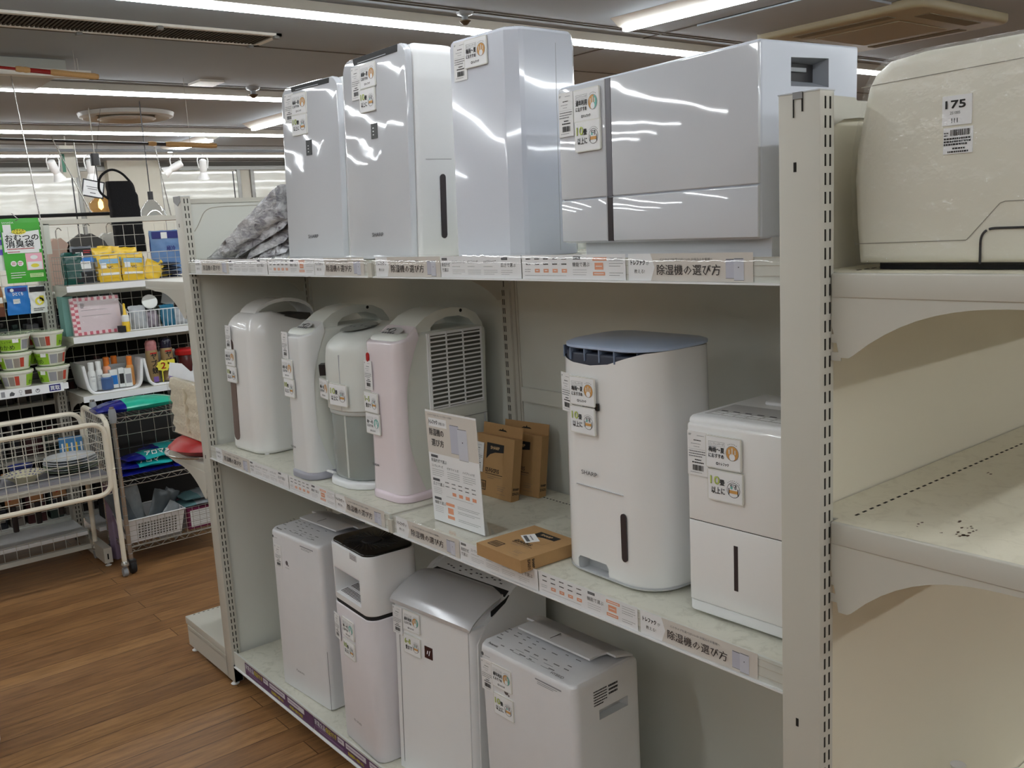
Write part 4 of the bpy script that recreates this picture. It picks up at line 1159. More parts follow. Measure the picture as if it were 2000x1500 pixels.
cut(o5, MB().prism(dip[::-1], 'y', -.05, .3, DARK), MB().prism([(.066, .008), (.156, .008), (.156, .030), (.150, .038), (.072, .038), (.066, .032)][::-1], 'y', -.02, .03, CUTM))
MB().body(.008, w - .012, .006, d - .006, .40, h - .012, (.07, .07, .05, .05), mat('inner_blue', (52, 58, 74), .35), bt=.004, n=8).build('air_outlet', n5, 'dark blue louvred air outlet')
f = MB()
for k in range(6): f.box(.02 + k * .042, .023 + k * .042, .004 + (.02 if k in (0, 5) else 0), .1, h - .028, h - .004, mat('louvre_blue', (120, 134, 158), .3))
f.build('louvre', n5)
LIDB = mat('lid_blue', (180, 198, 226), .3, coat=.3)
rings = []
for (z, q) in ((0, .006), (.003, .0), (.008, .0), (.011, .006)):
    rings.append([(x, y, zz + .004 * (y / d)) for x, y, zz in rrect(q + .006, w - q - .004, q + .004, d - q - .002, (.075, .08, .05, .05), h - .006 + z, 10)])
MB().loft(rings, LIDB).build('lid', n5, 'pale blue louvre lid')
capsule(MB(), .205, .058, .156, .0145, SMOKE, y=-.0006, th=.003).build('water_window', n5)
MB().text('SHARP', .088, .216, .0085, INK, width=.046, y=-.0008, bold=.0002).build('logo', n5, smooth=0)
MB().box(.07, .205, -.0003, .002, .1915, .1925, FAINT).build('tank_seam', n5)
MB().body(-.001, w + .001, -.001, d + .001, .0085, .0125, (.072, .082, .05, .05), FAINT, bt=.0005, bb=.0005, n=10, cap=False).build('base_ring', n5)
MB().box(.1, .145, -.002, .003, .352, .366, BLACKG).build('indicator_window', n5)
price(n5, .026, .418, y=.011, rz=-14); season(n5, 'comp', .066, .416, y=-.0005); sizec(n5, '10', .064, .356, y=-.0005)
# N6
n6 = machine('white boxy dehumidifier beside the near post on the middle shelf', 2.149, .053, Z, 1.8)
w, d, h = .268, .24, .37; T = shear(.4)
MB(T).body(0, w, .004, d, .026, h, .012, WHITE, bt=.010, bb=.004, n=5).build('body', n6)
fp = MB(T)
fp.body(.003, w - .003, 0, .02, .1805, h - .012, .004, WHITES, bt=.006, bb=.001, n=3).body(.003, w - .003, 0, .02, .028, .1785, .004, WHITES, bt=.001, bb=.002, n=3)
fp.build('front_panel', n6)
MB(T).box(.004, w - .004, .003, .02, .1778, .1812, SLOT).build('seam', n6)
MB(T).body(.0, w, .002, d, .006, .0265, .01, WHITE, bt=.001, bb=.004, n=4).build('base', n6)
cut(n6.children[-1], MB(T).prism([(.078, -.01), (.148, -.01), (.142, .017), (.086, .017)][::-1], 'y', -.02, .06, WHITE))
MB(T).box(.02, .05, .03, .08, .0, .008, BLACK).box(w - .05, w - .02, .03, .08, .0, .008, BLACK).box(.02, .05, .17, .2, .0, .008, BLACK).box(w - .05, w - .02, .17, .2, .0, .008, BLACK).build('foot', n6)
MB(T).box(.101, .109, -.0008, .002, .068, .15, SMOKE).build('water_window', n6)
f = MB(T); f.box(.02, w - .02, .03, .12, h - .0002, h + .0006, mat('panel_pale', (196, 196, 196), .3))
for k in range(9):
    f.box(.03 + k * .025, .05 + k * .025, .036, .044, h + .0006, h + .001, PAPER); f.box(.03 + k * .025, .05 + k * .025, .05, .056, h + .0006, h + .001, PAPER)
    f.box(.032 + k * .025, .045 + k * .025, .062, .066, h + .0006, h + .001, INK)
f.body(.06, w - .03, .15, .2, h - .002, h + .006, .01, WHITE, bt=.004).build('top_panel', n6)
price(n6, .006, .344, y=.001, le=.4); season(n6, 'comp', .047, .342, y=.001, le=.4); sizec(n6, '10', .05, .282, y=.001, le=.4)
# ================= base shelf =================
Z = ZB + .0012
SIL = mat('pearl_white', (228, 228, 230), .32)
SPK = mat('pinkish_white', (231, 227, 231), .3)
def panas(label, x, y, rz, w, d, h, le, hyb):
    v = machine(label, x, y, Z, rz); T = shear(le)
    # side profile with sloping shoulders
    rings = []
    for (z, q) in ((0, .006), (.003, .001), (.01, 0), (h * .5, 0), (h - .012, 0)):
        rings.append(rrect(q, w - q, q, d - q, (.018, .018, .02, .02), z, 5))
    r0 = rrect(0, w, 0, d, (.018, .018, .02, .02), 0, 5)
    for q, dz in ((.001, .007), (.004, .011), (.010, .013)):
        rings.append([(x_ + (q if x_ < w / 2 else -q), y_ + (q if y_ < d / 2 else -q), h - .012 + dz + .022 * math.sin(math.pi * min(max(y_ / d, 0), 1)) * dz / .013) for x_, y_, _ in r0])
    o = MB(T).loft(rings, SIL)
    o.box(w - .0003, w + .0004, .0, .0012, .005, .205, SEAM)
    o = o.build('body', v, smooth=40)
    zt = lambda yy: h + .001 + .022 * math.sin(math.pi * yy / d) + .0006
    lid = MB(T)
    ys = [.09 + (d - .012 - .09) * k / 8 for k in range(9)]
    lid.loft([[(.045, yy, zt(yy) - .002), (w - .04, yy, zt(yy) - .002), (w - .04, yy, zt(yy) + .003), (.045, yy, zt(yy) + .003)] for yy in ys], SIL)
    lid.loft([[(.015, yy, zt(yy) - .002), (w - .012, yy, zt(yy) - .002), (w - .012, yy, zt(yy) + .003), (.015, yy, zt(yy) + .003)] for yy in ys[4:]], SIL)
    lid.build('lid', v)
    MB(T).box(w * .45, w * .45 + .002, .1, .135, zt(.115) + .0028, zt(.115) + .0036, INK).build('lid_mark', v)
    f = MB(T); rr = random.Random(4)
    def topmark(a, b, wd, hh, m):
        f.add([(a, b, zt(b) + .0009), (a + wd, b, zt(b) + .0009), (a + wd, b + hh, zt(b + hh) + .0009), (a, b + hh, zt(b + hh) + .0009)], [(0, 1, 2, 3)], m)
    x0 = .03
    while x0 < w - .05:
        for b in (.018, .034, .046, .06, .072):
            if rr.random() < .75 and (b > .02 or x0 > .04):
                k = x0
                while k < x0 + rr.uniform(.008, .02):
                    topmark(k, b, .0022, .0026, BLACK); k += .0032
        x0 += .034
    for a in (.05, .1, .15): topmark(a + .06, .016, .03, .0008, INK); topmark(a + .06, .026, .03, .0008, INK)
    TT = Matrix.Translation((0, .011, zt(.011) + .0006)) @ Matrix.Rotation(R(-78), 4, 'X')
    f.text('Panasonic', .028, -.003, .0065, BLACK, width=.034, y=-.0004, T=TT, bold=.0005)
    if hyb: f.text('HYBRID', w - .085, -.002, .0075, BLACK, width=.04, y=-.0004, T=TT)
    f.build('control_marking', v, smooth=0)
    f = MB(T)
    f.disc(.014 if hyb else .018, h - .022, .005, INK, -.0006, n=14); lines(f, .022, .045, h - .025, 1, .003, INK2, .0014, -.0006)
    f.disc(.098, h * .82, .008, mat('drop_grey', (92, 84, 88), .5), -.0006, n=16); f.disc(.107, h * .82 - .007, .0028, MATS['drop_grey'], -.0006, n=8)
    lines(f, .085, .118, h * .82 - .018, 1, .003, INK2, .0014, -.0006)
    f.flat(w * .62, w * .88, h - .02, h - .0165, INK2, -.0006); lines(f, w * .64, w * .84, h - .0245, 2, .004, INK, .0012, -.0006)
    f.text('Panasonic', w * .34, .075, .008, INK, width=.05, y=-.0006)
    f.build('front_marking', v, smooth=0)
    return v, T, o
o1, T, _ = panas('pearl-white dehumidifier with button-marked sloping top, leftmost on the base shelf', .335, .032, 3.6, .312, .232, .55, 1., False)
price(o1, .023, .503, y=.0085, le=1)
MB(T).box(.09, .22, .19, .235, .55, .562, GREYP).build('rear_tray', o1)
# O2
o2 = machine('slim white two-part machine with black fan top on the base shelf', .780, .020, Z, -3.5)
w, d, h = .247, .17, .622; T = shear(.5)
MB(T).body(0, w, 0, d, .0, .436, .034, SPK, bt=.004, bb=.006, n=7).build('lower_body', o2)
MB(T).body(.003, w - .003, .003, d - .003, .434, .449, .032, BLACK, bt=.001, bb=.001, n=7).build('dark_band', o2)
ub = MB(T).body(0, w, 0, d, .447, h, .036, WHITE, bt=.005, bb=.004, n=8).build('upper_body', o2)
cut(ub, MB(T).prism([(-.01, .466), (.12, .482), (.12, .50), (.052, .535), (.024, .549), (-.01, .552)], 'x', .034, .198, WHITE))
MB(T).prism([(.001, .546), (.001, .61), (.003, .61), (.003, .546)], 'x', .034, .198, SPK).build('front_shade', o2)
f = MB(T)
for j in range(3):
    for k in range(17):
        x0 = .04 + k * .009; y0 = .012 + j * .034
        f.add([(x0, y0, .4675 + y0 * .125), (x0 + .0045, y0, .4675 + y0 * .125), (x0 + .0045, y0 + .024, .4675 + (y0 + .024) * .125), (x0, y0 + .024, .4675 + (y0 + .024) * .125)], [(0, 1, 2, 3)], SLOT)
f.build('outlet_grille', o2)
MB(T).body(.005, w - .005, .005, d - .005, h - .004, h + .006, .033, BLACKG, bt=.003, n=8).lathe([(.03, 0), (.028, .003)], BLACK, c=(w / 2, d / 2, h + .006)).build('fan_top', o2, 'black fan grille top')
f = MB(T)
for k in range(40):
    a = 2 * math.pi * k / 40; c0, s0 = math.cos(a), math.sin(a)
    f.tube([(w / 2 + .034 * c0, d / 2 + .034 * s0, h + .0065), (w / 2 + .085 * math.cos(a + .3), d / 2 + .085 * math.sin(a + .3), h + .0065)], .0007, mat('fan_rib', (40, 40, 42), .3), 4)
f.build('fan_grille', o2)
f = MB(T); f.box(.148, .19, -.0012, .0, .6, .626 - .008, mat('sticker_pale', (206, 204, 206), .5)); lines(f, .15, .186, .611, 3, .0045, INK, .0014, -.0016)
f.build('sticker', o2)
MB(T).text('IRIS OHYAMA', .09, .078, .0075, INK, width=.048, y=-.0008).build('logo', o2, smooth=0)
price(o2, .004, .397, y=.0045, le=.5, rz=-6); season(o2, 'zeo', .066, .402, y=.0025, le=.5); sizec(o2, '10', .064, .336, y=.002, le=.5)
# O3
o3 = machine('white dehumidifier with silvery curved lid on the base shelf', 1.050, .05, Z, 5)
w, d, h = .333, .27, .512; T = shear(2.6)
prof = [(0, 0), (0, h - .012), (.012, h + .002), (.06, h + .026), (.12, h + .04), (.15, h + .048), (.20, h + .062), (.25, h + .058), (d, h + .02), (d, 0)]
b = MB(T)
b.prism([(a, z - (.006 if z > .1 else 0)) for a, z in prof][::-1], 'x', .012, w - .012, WHITE)
b.body(0, w, .001, d, 0, h - .02, (.022, .022, .02, .02), WHITE, bt=.004, bb=.004, n=5)
b.build('body', o3)
# rear shell flaring round the lid
rr = MB(T)
for xs in ((-.004, .012), (w - .014, w + .004)):
    rr.prism([(.02, 0), (.02, h - .06), (.05, h - .02), (.10, h + .01), (.15, h + .047), (.20, h + .064), (.25, h + .06), (d + .004, h + .02), (d + .004, 0)][::-1], 'x', xs[0], xs[1], WHITE)
rr.build('side_shell', o3)
rings = []
for k in range(15):
    t = k / 14; y = -.006 + .142 * t; z = h - .012 + .052 * math.sin(t * math.pi / 2) ** .8
    q = 0 if t < .75 else .05 * ((t - .75) / .25) ** 2
    if k == 0: z = h - .016
    rings.append([(-.003 + q, y, z - .006), (w + .002 - q, y, z - .006), (w + .003 - q, y, z), (w - .01 - q, y, z + .004), (.01 + q, y, z + .004), (-.004 + q, y, z)])
MB(T).loft(rings, mat('silver_lid', (214, 215, 218), .24, metal=.35)).build('lid', o3, 'curved silvery lid')
MB(T).prism([(.128, h + .026), (.128, h + .042), (.143, h + .043), (.143, h + .03)], 'x', .03, w - .006, BLACK).prism([(.07, h - .002), (.12, h + .02), (.135, h + .036), (.125, h + .03), (.07, h + .012)], 'x', w + .0005, w + .0045, BLACK).build('lid_gap', o3)
f = MB(T)
rs = random.Random(9)
for k in range(16):
    a = .05 + .015 * k; b_ = .155 + .018 * rs.random()
    zq = h + .049 + (b_ - .15) * .28 - .0052
    f.add([(a, b_, zq), (a + .009, b_, zq), (a + .009, b_ + .004, zq + .0011), (a, b_ + .004, zq + .0011)], [(0, 1, 2, 3)], INK)
f.build('control_marking', o3)
MB(T).box(.141, .174, -.0016, .001, .367, .4, mat('badge_maroon', (52, 20, 26), .2)).poly([(.15, .379), (.154, .379), (.157, .389), (.153, .389)], PAPER, -.0018).poly([(.158, .376), (.161, .376), (.166, .391), (.163, .391)], PAPER, -.0018).build('badge', o3, 'small dark maroon badge')
MB(T).box(.028, .032, -.0, .001, .02, .47, FAINT).build('panel_groove', o3)
price(o3, .004, .482, y=.0205, le=2.6, rz=-2); season(o3, 'hyb', .052, .482, y=.021, le=2.6); sizec(o3, '6', .052, .413, y=.018, le=2.6)
# O4
o4, T, ob = panas('pearl-white hybrid dehumidifier with marked top, rightmost on the base shelf', 1.483, .051, .8, .335, .212, .515, -.2, True)
w = .335
cut(ob, MB(T).loft([[(w + .01, .072, .440), (w + .01, .168, .440), (w + .01, .168, .412), (w + .01, .072, .412)], [(w - .001, .074, .438), (w - .001, .166, .438), (w - .001, .166, .414), (w - .001, .074, .414)], [(w - .02, .08, .432), (w - .02, .16, .432), (w - .02, .16, .416), (w - .02, .08, .416)]][::-1], CUTM))
f = MB(T @ side(w)); 
lines(f, .058, .10, .484, 6, .0065, BLACK, .003, -.0006); lines(f, .105, .135, .482, 3, .009, BLACK, .005, -.0006)
f.build('spec_sticker', o4)
price(o4, .005, .480, y=-.001); season(o4, 'hyb', .048, .482, y=-.001); sizec(o4, '10', .05, .408, y=-.001)

# ================= dishwasher on the near gondola =================
v = thing('countertop_dishwasher', 'cream-white dishwasher wrapped in clear film on the near top shelf', 'dishwasher', (2.507, 0, 1.558))
IV = mat('ivory_plastic', (226, 223, 208), .35)
def dprof(q, y):
    pts = [(.008, .006), (.003, .06), (.0, .12), (.003, .16), (.012, .205), (.02, .24), (.03, .257), (.05, .270), (.1, .2755), (.42, .2755), (.45, .262), (.46, .22), (.46, .006)]
    cx, cz = .23, .138
    return [(cx + (a - cx) * (1 - q / cx), y, cz + (b - cz) * (1 - q / cz)) for a, b in pts]
MB().loft([dprof(.012, 0), dprof(.005, .001), dprof(.001, .006), dprof(0, .014), dprof(0, .30), dprof(.01, .31)], IV, T=Matrix.Translation((0, 0, .003))).build('body', v, smooth=45)
f = MB()
G = mat('ivory_groove', (150, 146, 132), .6)
f.add([(.012, -.0006, .2445), (.22, -.0006, .2495), (.22, -.0006, .2485), (.012, -.0006, .2435)], [(3, 2, 1, 0)], G)
for a, b in (((.004, .036), (.158, .038)), ((.158, .038), (.162, .042)), ((.162, .042), (.198, .082)), ((.198, .082), (.204, .084)), ((.204, .084), (.3, .084))):
    dx, dz = b[0] - a[0], b[1] - a[1]; L = math.hypot(dx, dz); nx, nz = -dz / L * .0006, dx / L * .0006
    f.add([(a[0] - nx, -.0006, a[1] - nz), (b[0] - nx, -.0006, b[1] - nz), (b[0] + nx, -.0006, b[1] + nz), (a[0] + nx, -.0006, a[1] + nz)], [(0, 1, 2, 3)], G)
f.build('front_groove', v)
pts = rounded([(.176, -.001, .008), (.176, -.001, .052), (.25, -.001, .052), (.25, -.001, .008)], .018, 8)
f = MB()
for i in range(len(pts) - 1):
    if i % 9 in (6,): continue
    f.tube([pts[i], pts[i + 1]], .0016, DARK, 5)
f.build('hose_flap_outline', v)
f = MB().box(.124, .161, -.0014, -.0002, .181, .217, PAPER)
f.text('175', .128, .2015, .0095, BLACK, width=.025, y=-.0018, bold=.0007); f.text('251005', .134, .1945, .0035, INK, width=.013, y=-.0018)
for k in range(3): f.flat(.136 + k * .0035, .137 + k * .0035, .184, .1895, BLACK, -.0018)
f.box(.126, .163, -.0014, -.0002, .146, .178, PAPER)
x = .135; rs = random.Random(2)
while x < .160:
    a = rs.choice((.0005, .0009, .0013)); f.flat(x, x + a, .168, .1755, BLACK, -.0018); x += a + rs.choice((.0005, .0008))
lines(f, .127, .133, .171, 2, .003, INK, .0015, -.0018); lines(f, .127, .161, .1635, 3, .0035, BLACK, .0022, -.0018); lines(f, .138, .154, .1515, 1, .003, BLACK, .002, -.0018, False); lines(f, .132, .158, .1475, 1, .003, BLACK, .002, -.0018, False)
f.build('price_sticker', v, 'white stickers reading 175 with barcode', smooth=0)
MB().box(.03, .43, .02, .28, 0, .01, BLACK).build('foot', v)
MB().loft([dprof(-.0015, -.003), dprof(-.0025, .006), dprof(-.0025, .30)], WRAP, True, False, T=Matrix.Translation((0, 0, .0035))).build('film_wrap', v, 'clear stretch film', smooth=60)
# kettle at the bottom right
v = thing('water_pitcher', 'white spouted vessel with pale lid, only its top showing at lower right', 'pitcher', (2.515, .36, .452))
MB().lathe([(.001, 0), (.055, 0), (.06, .03), (.06, .14), (.045, .175), (.001, .18)], WHITE, c=(.09, .03, 0), n=24).build('body', v)
MB().lathe([(.045, .17), (.055, .178), (.05, .19), (.001, .198)], mat('lid_pale', (206, 206, 196), .4), c=(.10, .03, 0), n=24).build('lid', v)
MB().tube([(.05, .02, .12), (.02, -.0, .15), (.0, -.01, .18), (-.004, -.012, .19)], [.012, .01, .007, .0065], WHITE, 12).lathe([(.006, .186), (.013, .196), (.0135, .199), (.005, .197)], WHITE, c=(-.004, -.012, 0), n=16).build('spout', v)
# ================= aisle to the left: gondola with wire mesh, wagon, wire rack =================
def bg(name, label, cat, x, y, z, group=None, rz=90, rot=None):
    return thing(name, label, cat, (x, y, z), rz, group, rot)
def pouch(mb, w, h, th, m, seed=0, crimp=.012, wob=.002, x0=0, T=None):
    """pillow bag standing in the local xz plane, front towards -y"""
    rr = random.Random(seed); n = 14; k = 10; ph = [rr.uniform(0, 6) for _ in range(4)]
    rings = []
    for i in range(n + 1):
        t = i / n; z = h * t
        f = min(1, t * 5 + .25, (1 - t) * 4) ** .6
        dx = wob * math.sin(t * 9 + ph[0])
        r = []
        for j in range(k + 1):
            q = j / k; e_ = math.sin(math.pi * q) ** .6 if 0 < q < 1 else 0
            r.append((x0 + dx + w * q, -th / 2 * f * e_ + wob * math.sin(q * 12 + t * 17 + ph[1]) * f, z + wob * math.sin(q * 14 + ph[2]) * (t > .9)))
        for j in range(k - 1, 0, -1):
            q = j / k; e_ = math.sin(math.pi * q) ** .6
            r.append((x0 + dx + w * q, th / 2 * f * e_, z))
        rings.append(r)
    return mb.loft(rings, m, T=T)
def grid(mb, p, u, v_, nu, nv, r, m):
    """wire grid on the parallelogram p + s*u + t*v"""
    p, u, v_ = Vector(p), Vector(u), Vector(v_)
    for i in range(nu + 1): a = p + u * (i / nu); mb.tube([a, a + v_], r, m, 4)
    for j in range(nv + 1): a = p + v_ * (j / nv); mb.tube([a, a + u], r, m, 4)
    return mb
MESHM = mat('mesh_wire', (206, 202, 190), .4)
gd = thing('mesh_gondola', 'cream gondola with wire mesh back along the aisle, carrying groceries and bags', 'shelf unit')
for y0, nm in ((.03, 0), (1.26, 1), (-1.2, 2)):
    m = MB().body(-2.36, -2.30, y0, y0 + .05, .02, 1.8, .002, CREAM, bt=.001, bb=.001, n=1)
    for y in (y0 + .017, y0 + .033):
        for k in range(70):
            z = 1.784 - .025 * k
            m.box(-2.3004, -2.2992, y - .0022, y + .0022, z - .008, z + .008, SLOT)
    m.build('upright', gd)
m = MB().box(-2.35, -2.31, -1.2, 1.3, 1.775, 1.80, CREAM)
m.box(-2.33, -2.31, .08, .11, 1.62, 1.78, CREAM2)
m.build('top_bar', gd)
m = MB(); grid(m, (-2.325, .09, .16), (0, 1.17, 0), (0, 0, 1.60), 20, 27, .0016, MESHM); m.build('wire_mesh', gd)
m = MB(); grid(m, (-2.325, -1.15, .16), (0, 1.17, 0), (0, 0, 1.60), 20, 27, .0016, MESHM); m.build('wire_mesh', gd)
for S, y0, y1, X in ((1.45, .09, 1.26, -2.04), (1.18, .09, 1.26, -2.04), (.868, .09, 1.26, -2.0), (.955, -1.15, .03, -2.02)):
    MB().body(-2.32, X, y0, y1, S - .03, S, .001, CREAM, bt=.001, bb=.001, n=1).box(X, X + .004, y0, y1, S - .032, S + .0, WHITE).build('shelf', gd)
    pts = [(-2.30, S - .03), (-2.30, S - .12), (-2.29, S - .125), (-2.24, S - .085), (-2.16, S - .055), (-2.06, S - .04), (-2.05, S - .03)]
    for y in (y0 + .002, y1 - .008): MB().prism(pts[::-1], 'y', y, y + .003, CREAM).build('bracket', gd)
MB().box(-2.32, -2.03, -1.15, .03, .12, .14, WHITE).box(-2.02, -2.0, -1.15, .03, .05, .075, CREAM).box(-2.32, -2.03, .09, 1.26, .12, .14, WHITE).box(-2.34, -1.765, .03, .07, .02, .10, CREAM).box(-1.7655, -1.764, .045, .052, .04, .07, SLOT).lathe([(.012, 0), (.016, .004), (.007, .008), (.005, .025)], WHITE, c=(-1.785, .05, 0)).box(-2.34, -1.765, -1.2, -1.16, .02, .1, CREAM).build('base', gd)
m = MB(); grid(m, (-2.02, -1.15, .075), (0, 1.18, 0), (0, 0, .075), 20, 1, .0016, MESHM); m.build('base_fence', gd)
# sign strip on the shelf edge
m = MB(Matrix.Translation((-2.012, -.9, .915)) @ SIDE)
m.box(0, .905, -.0015, 0, 0, .046, PAPER)
NAVY = mat('navy_ink', (44, 44, 120), .6)
m.flat(.835, .89, .006, .04, NAVY, -.0018); m.text('買取', .84, .013, .018, PAPER, width=.045, y=-.0022, bold=.0006)
m.flat(.61, .628, .008, .036, INK2, -.0018); m.poly([(.648, .01), (.668, .01), (.674, .022), (.66, .032), (.65, .024)], INK, -.0018); m.disc(.7, .027, .008, INK2, -.0018, .006); m.disc(.7, .012, .004, INK2, -.0018, .002)
m.flat(.72, .752, .01, .032, mat('dark_brown', (70, 56, 54), .6), -.0018); m.disc(.78, .02, .011, INK2, -.0018, .007); m.disc(.78, .024, .004, INK, -.0018)
for k in range(9): m.flat(.05 + k * .06, .08 + k * .06, .01, .034, (INK2, INK)[k % 2], -.0018)
tag(m.build('shelf_sign', smooth=0), 'white shelf-edge sign reading 買取 below the stacked cup noodles', 'sign')
# upper wire basket
m = MB()
grid(m, (-2.04, .1, 1.455), (0, .62, 0), (.0, 0, .145), 14, 4, .0013, WIRE)
grid(m, (-2.30, .1, 1.455), (.26, 0, 0), (0, 0, .145), 5, 4, .0013, WIRE)
m.tube([(-2.30, .1, 1.60), (-2.04, .1, 1.60), (-2.04, .72, 1.60), (-2.30, .72, 1.60)], .0022, WIRE, 6)
grid(m, (-2.04, .1, 1.453), (0, .62, 0), (-.26, 0, 0), 10, 5, .0013, WIRE)
tag(m.build('wire_basket', smooth=0), 'grey wire basket holding yellow packs on the upper mesh-gondola shelf', 'basket')
# bags hanging on the mesh
GRN = mat('pack_green', (66, 170, 50), .3); WPK = mat('pack_white', (232, 234, 232), .3); BLU = mat('pack_blue', (40, 120, 200), .3)
YPK = mat('pack_yellow', (240, 200, 60), .3, var=.08); NVY = mat('pack_navy', (20, 30, 110), .3, var=.1); PNK = mat('pack_pink', (236, 176, 190), .4)
v = bg('deodorizing_bag_pack', 'green and white pack reading おむつの消臭袋 hanging on the mesh', 'packet', -2.2, -.15, 1.482)
W, H = .188, .33
m = MB(); pouch(m, W, H, .012, GRN, 1, wob=.001)
Y = -.0075
m.poly([(.0, .305), (W, .308), (W, .272), (.0, .272)], GRN, Y)
m.poly([(.006, .262), (.06, .255), (W - .008, .268), (W - .008, .168), (.06, .166), (.006, .160)], WPK, Y)
m.text('SANADA', .01, .305, .009, WPK, width=.055, y=Y - .001); 
m.disc(.085, .262, .034, YEL, Y - .0006, sz=.42); m.text('スマイル', .058, .264, .010, BLACK, width=.052, y=Y - .001, bold=.0006); m.text('ヘルパー', .055, .25, .010, BLACK, width=.056, y=Y - .001, bold=.0006)
m.text('おむつの', .016, .218, .026, BLACK, width=.158, y=Y - .001, bold=.0011); m.text('消臭袋', .016, .184, .028, BLACK, width=.132, y=Y - .001, bold=.0011)
lines(m, .02, .165, .172, 1, .01, RED, .005, Y - .0004); lines(m, .02, .085, .157, 1, .01, RED, .005, Y - .0004)
m.flat(.018, .17, .152, .168, WPK, Y - .0002); 
m.flat(.1, .18, .062, .15, PNK, Y - .0006); m.disc(.14, .128, .018, WPK, Y - .001, sz=.6); m.flat(.105, .175, .065, .105, WPK, Y - .0009); m.disc(.14, .085, .02, YEL, Y - .0012, sz=.5)
for cx in (.04, .072): m.disc(cx, .1, .014, WPK, Y - .0006); lines(m, cx - .009, cx + .009, .102, 2, .008, RED, .004, Y - .001)
m.flat(.11, .175, .025, .045, mat('pale_green', (206, 232, 170), .5), Y - .0006); lines(m, .02, .09, .05, 3, .012, WPK, .004, Y - .0006); lines(m, .114, .17, .038, 2, .008, GRN, .003, Y - .001)
m.build('pack', v, smooth=60)
MB().box(.012, .05, -.009, -.0085, .258, .3, TAGP).build('price_tag', v)
MB().tube([(.09, .12, .36), (.09, .02, .335), (.09, -.012, .325), (.075, -.014, .318)], .002, CHROME, 6).build('hanging_hook', v)
v = bg('wipes_pack', 'white pack with purple blocks at the left edge, beside the green pack', 'packet', -2.215, -.34, 1.55)
m = MB(); pouch(m, .2, .25, .02, WPK, 3)
for z in (.17, .13, .08): m.flat(.16, .196, z, z + .028, mat('block_purple', (104, 84, 190), .5), -.0115 + .006)
m.build('pack', v, smooth=60)
def pack(label, y, z, w, h, m0, fn=None, x=-2.21, name='snack_pouch', rot=None, th=.02, seed=0, group=None):
    v = bg(name, label, 'packet', x, y, z, group, rot=rot)
    m = MB(); pouch(m, w, h, th, m0, seed)
    if fn: fn(m, -th / 2 - .0012)
    m.build('pack', v, smooth=60)
    return v
def f1(m, Y): m.disc(.03, .128, .009, WPK, Y); m.text('ひとくち', .03, .1, .014, WPK, width=.05, y=Y, bold=.001); m.flat(.03, .062, .058, .082, WPK, Y - .0003); lines(m, .032, .06, .076, 3, .006, INK, .002, Y - .0006); m.flat(.01, .1, .12, .14, MATS['navy_ink'], Y + .0005)
pack('blue pouch with white lettering and price label hanging on the mesh', -.166, 1.318, .11, .148, BLU, f1, seed=5)
def f2(m, Y): m.flat(.002, .078, .112, .138, BLACK, Y); m.disc(.045, .062, .022, YEL, Y, .012, n=16); m.flat(.045, .068, .06, .09, YEL, Y); m.disc(.052, .075, .005, BLACK, Y - .0006); lines(m, .012, .065, .022, 2, .01, INK, .005, Y)
pack('white banana-print pouch with black header hanging on the mesh', -.056, 1.318, .082, .14, WPK, f2, seed=6)
pack('brown snack pouch hanging at the left picture edge', -.29, 1.315, .11, .155, mat('pack_brown', (150, 104, 62), .4), lambda m, Y: (m.flat(.07, .105, .07, .1, WPK, Y), m.flat(.06, .108, .0, .05, mat('pack_choc', (92, 48, 26), .4), Y)), seed=8)
# cups of noodles
LIM = mat('cup_lime', (150, 196, 50), .4); CUPW = mat('cup_white', (228, 228, 214), .35)
v = bg('instant_noodle_cup', 'x', 'cup', -2.1, 0, 0, 'stacked green わかめ noodle cups')
m = MB(); m.lathe([(.060, 0), (.063, .003), (.077, .072), (.082, .074), (.083, .084), (.080, .087)], CUPW, n=28, cap1=False)
m.lathe([(.081, .087), (.06, .089), (.001, .0885)], mat('cup_film_lid', (206, 222, 184), .15, metal=.3, var=.3, scale=60), n=28, cap0=False)
def cupband(m, a0, a1, z0, z1, mm, off=.0006):
    k = 8; r = lambda z: .0617 + (.0147 / .072) * z + off + .0008
    vs = []
    for j in range(k + 1):
        a = R(a0 + (a1 - a0) * j / k)
        vs += [(r(z0) * math.cos(a), r(z0) * math.sin(a), z0), (r(z1) * math.cos(a), r(z1) * math.sin(a), z1)]
    m.add(vs, [(2 * j, 2 * j + 2, 2 * j + 3, 2 * j + 1) for j in range(k)], mm)
cupband(m, -175, -45, .008, .066, LIM); cupband(m, 60, 150, .008, .066, LIM)
def cuptext(m, s, a, z, h, mm):
    vs, fs, w_ = glyphs(s); kk = h / .72; rad = .064 + .2 * z
    out = []
    for x, y in vs:
        t = R(a) + (x * kk) / rad; zz = z + y * kk; rr_ = .0617 + .2042 * zz + .0026
        out.append((rr_ * math.cos(t), rr_ * math.sin(t), zz))
    m.add(out, fs, mm)
cuptext(m, 'わかめ', -140, .014, .021, BLACK); cuptext(m, 'しょうゆ', -115, .048, .009, BLACK)
cuptext(m, 'わかめ', 70, .014, .021, BLACK)
cupband(m, -40, -12, .012, .06, INK2); cupband(m, -8, 14, .012, .06, mat('cup_grey', (150, 140, 130), .6)); cupband(m, 16, 32, .014, .062, mat('cup_red', (190, 70, 50), .5)); cupband(m, -168, -150, .008, .022, ORANGE, .0012)
cup0 = m.build('cup', v, smooth=50)
MB().box(.0, .002, -.014, .014, .048, .068, TAGP, T=Matrix.Rotation(R(-64), 4, 'Z') @ Matrix.Translation((.074, 0, 0))).build('price_label', v)
spots_ = []
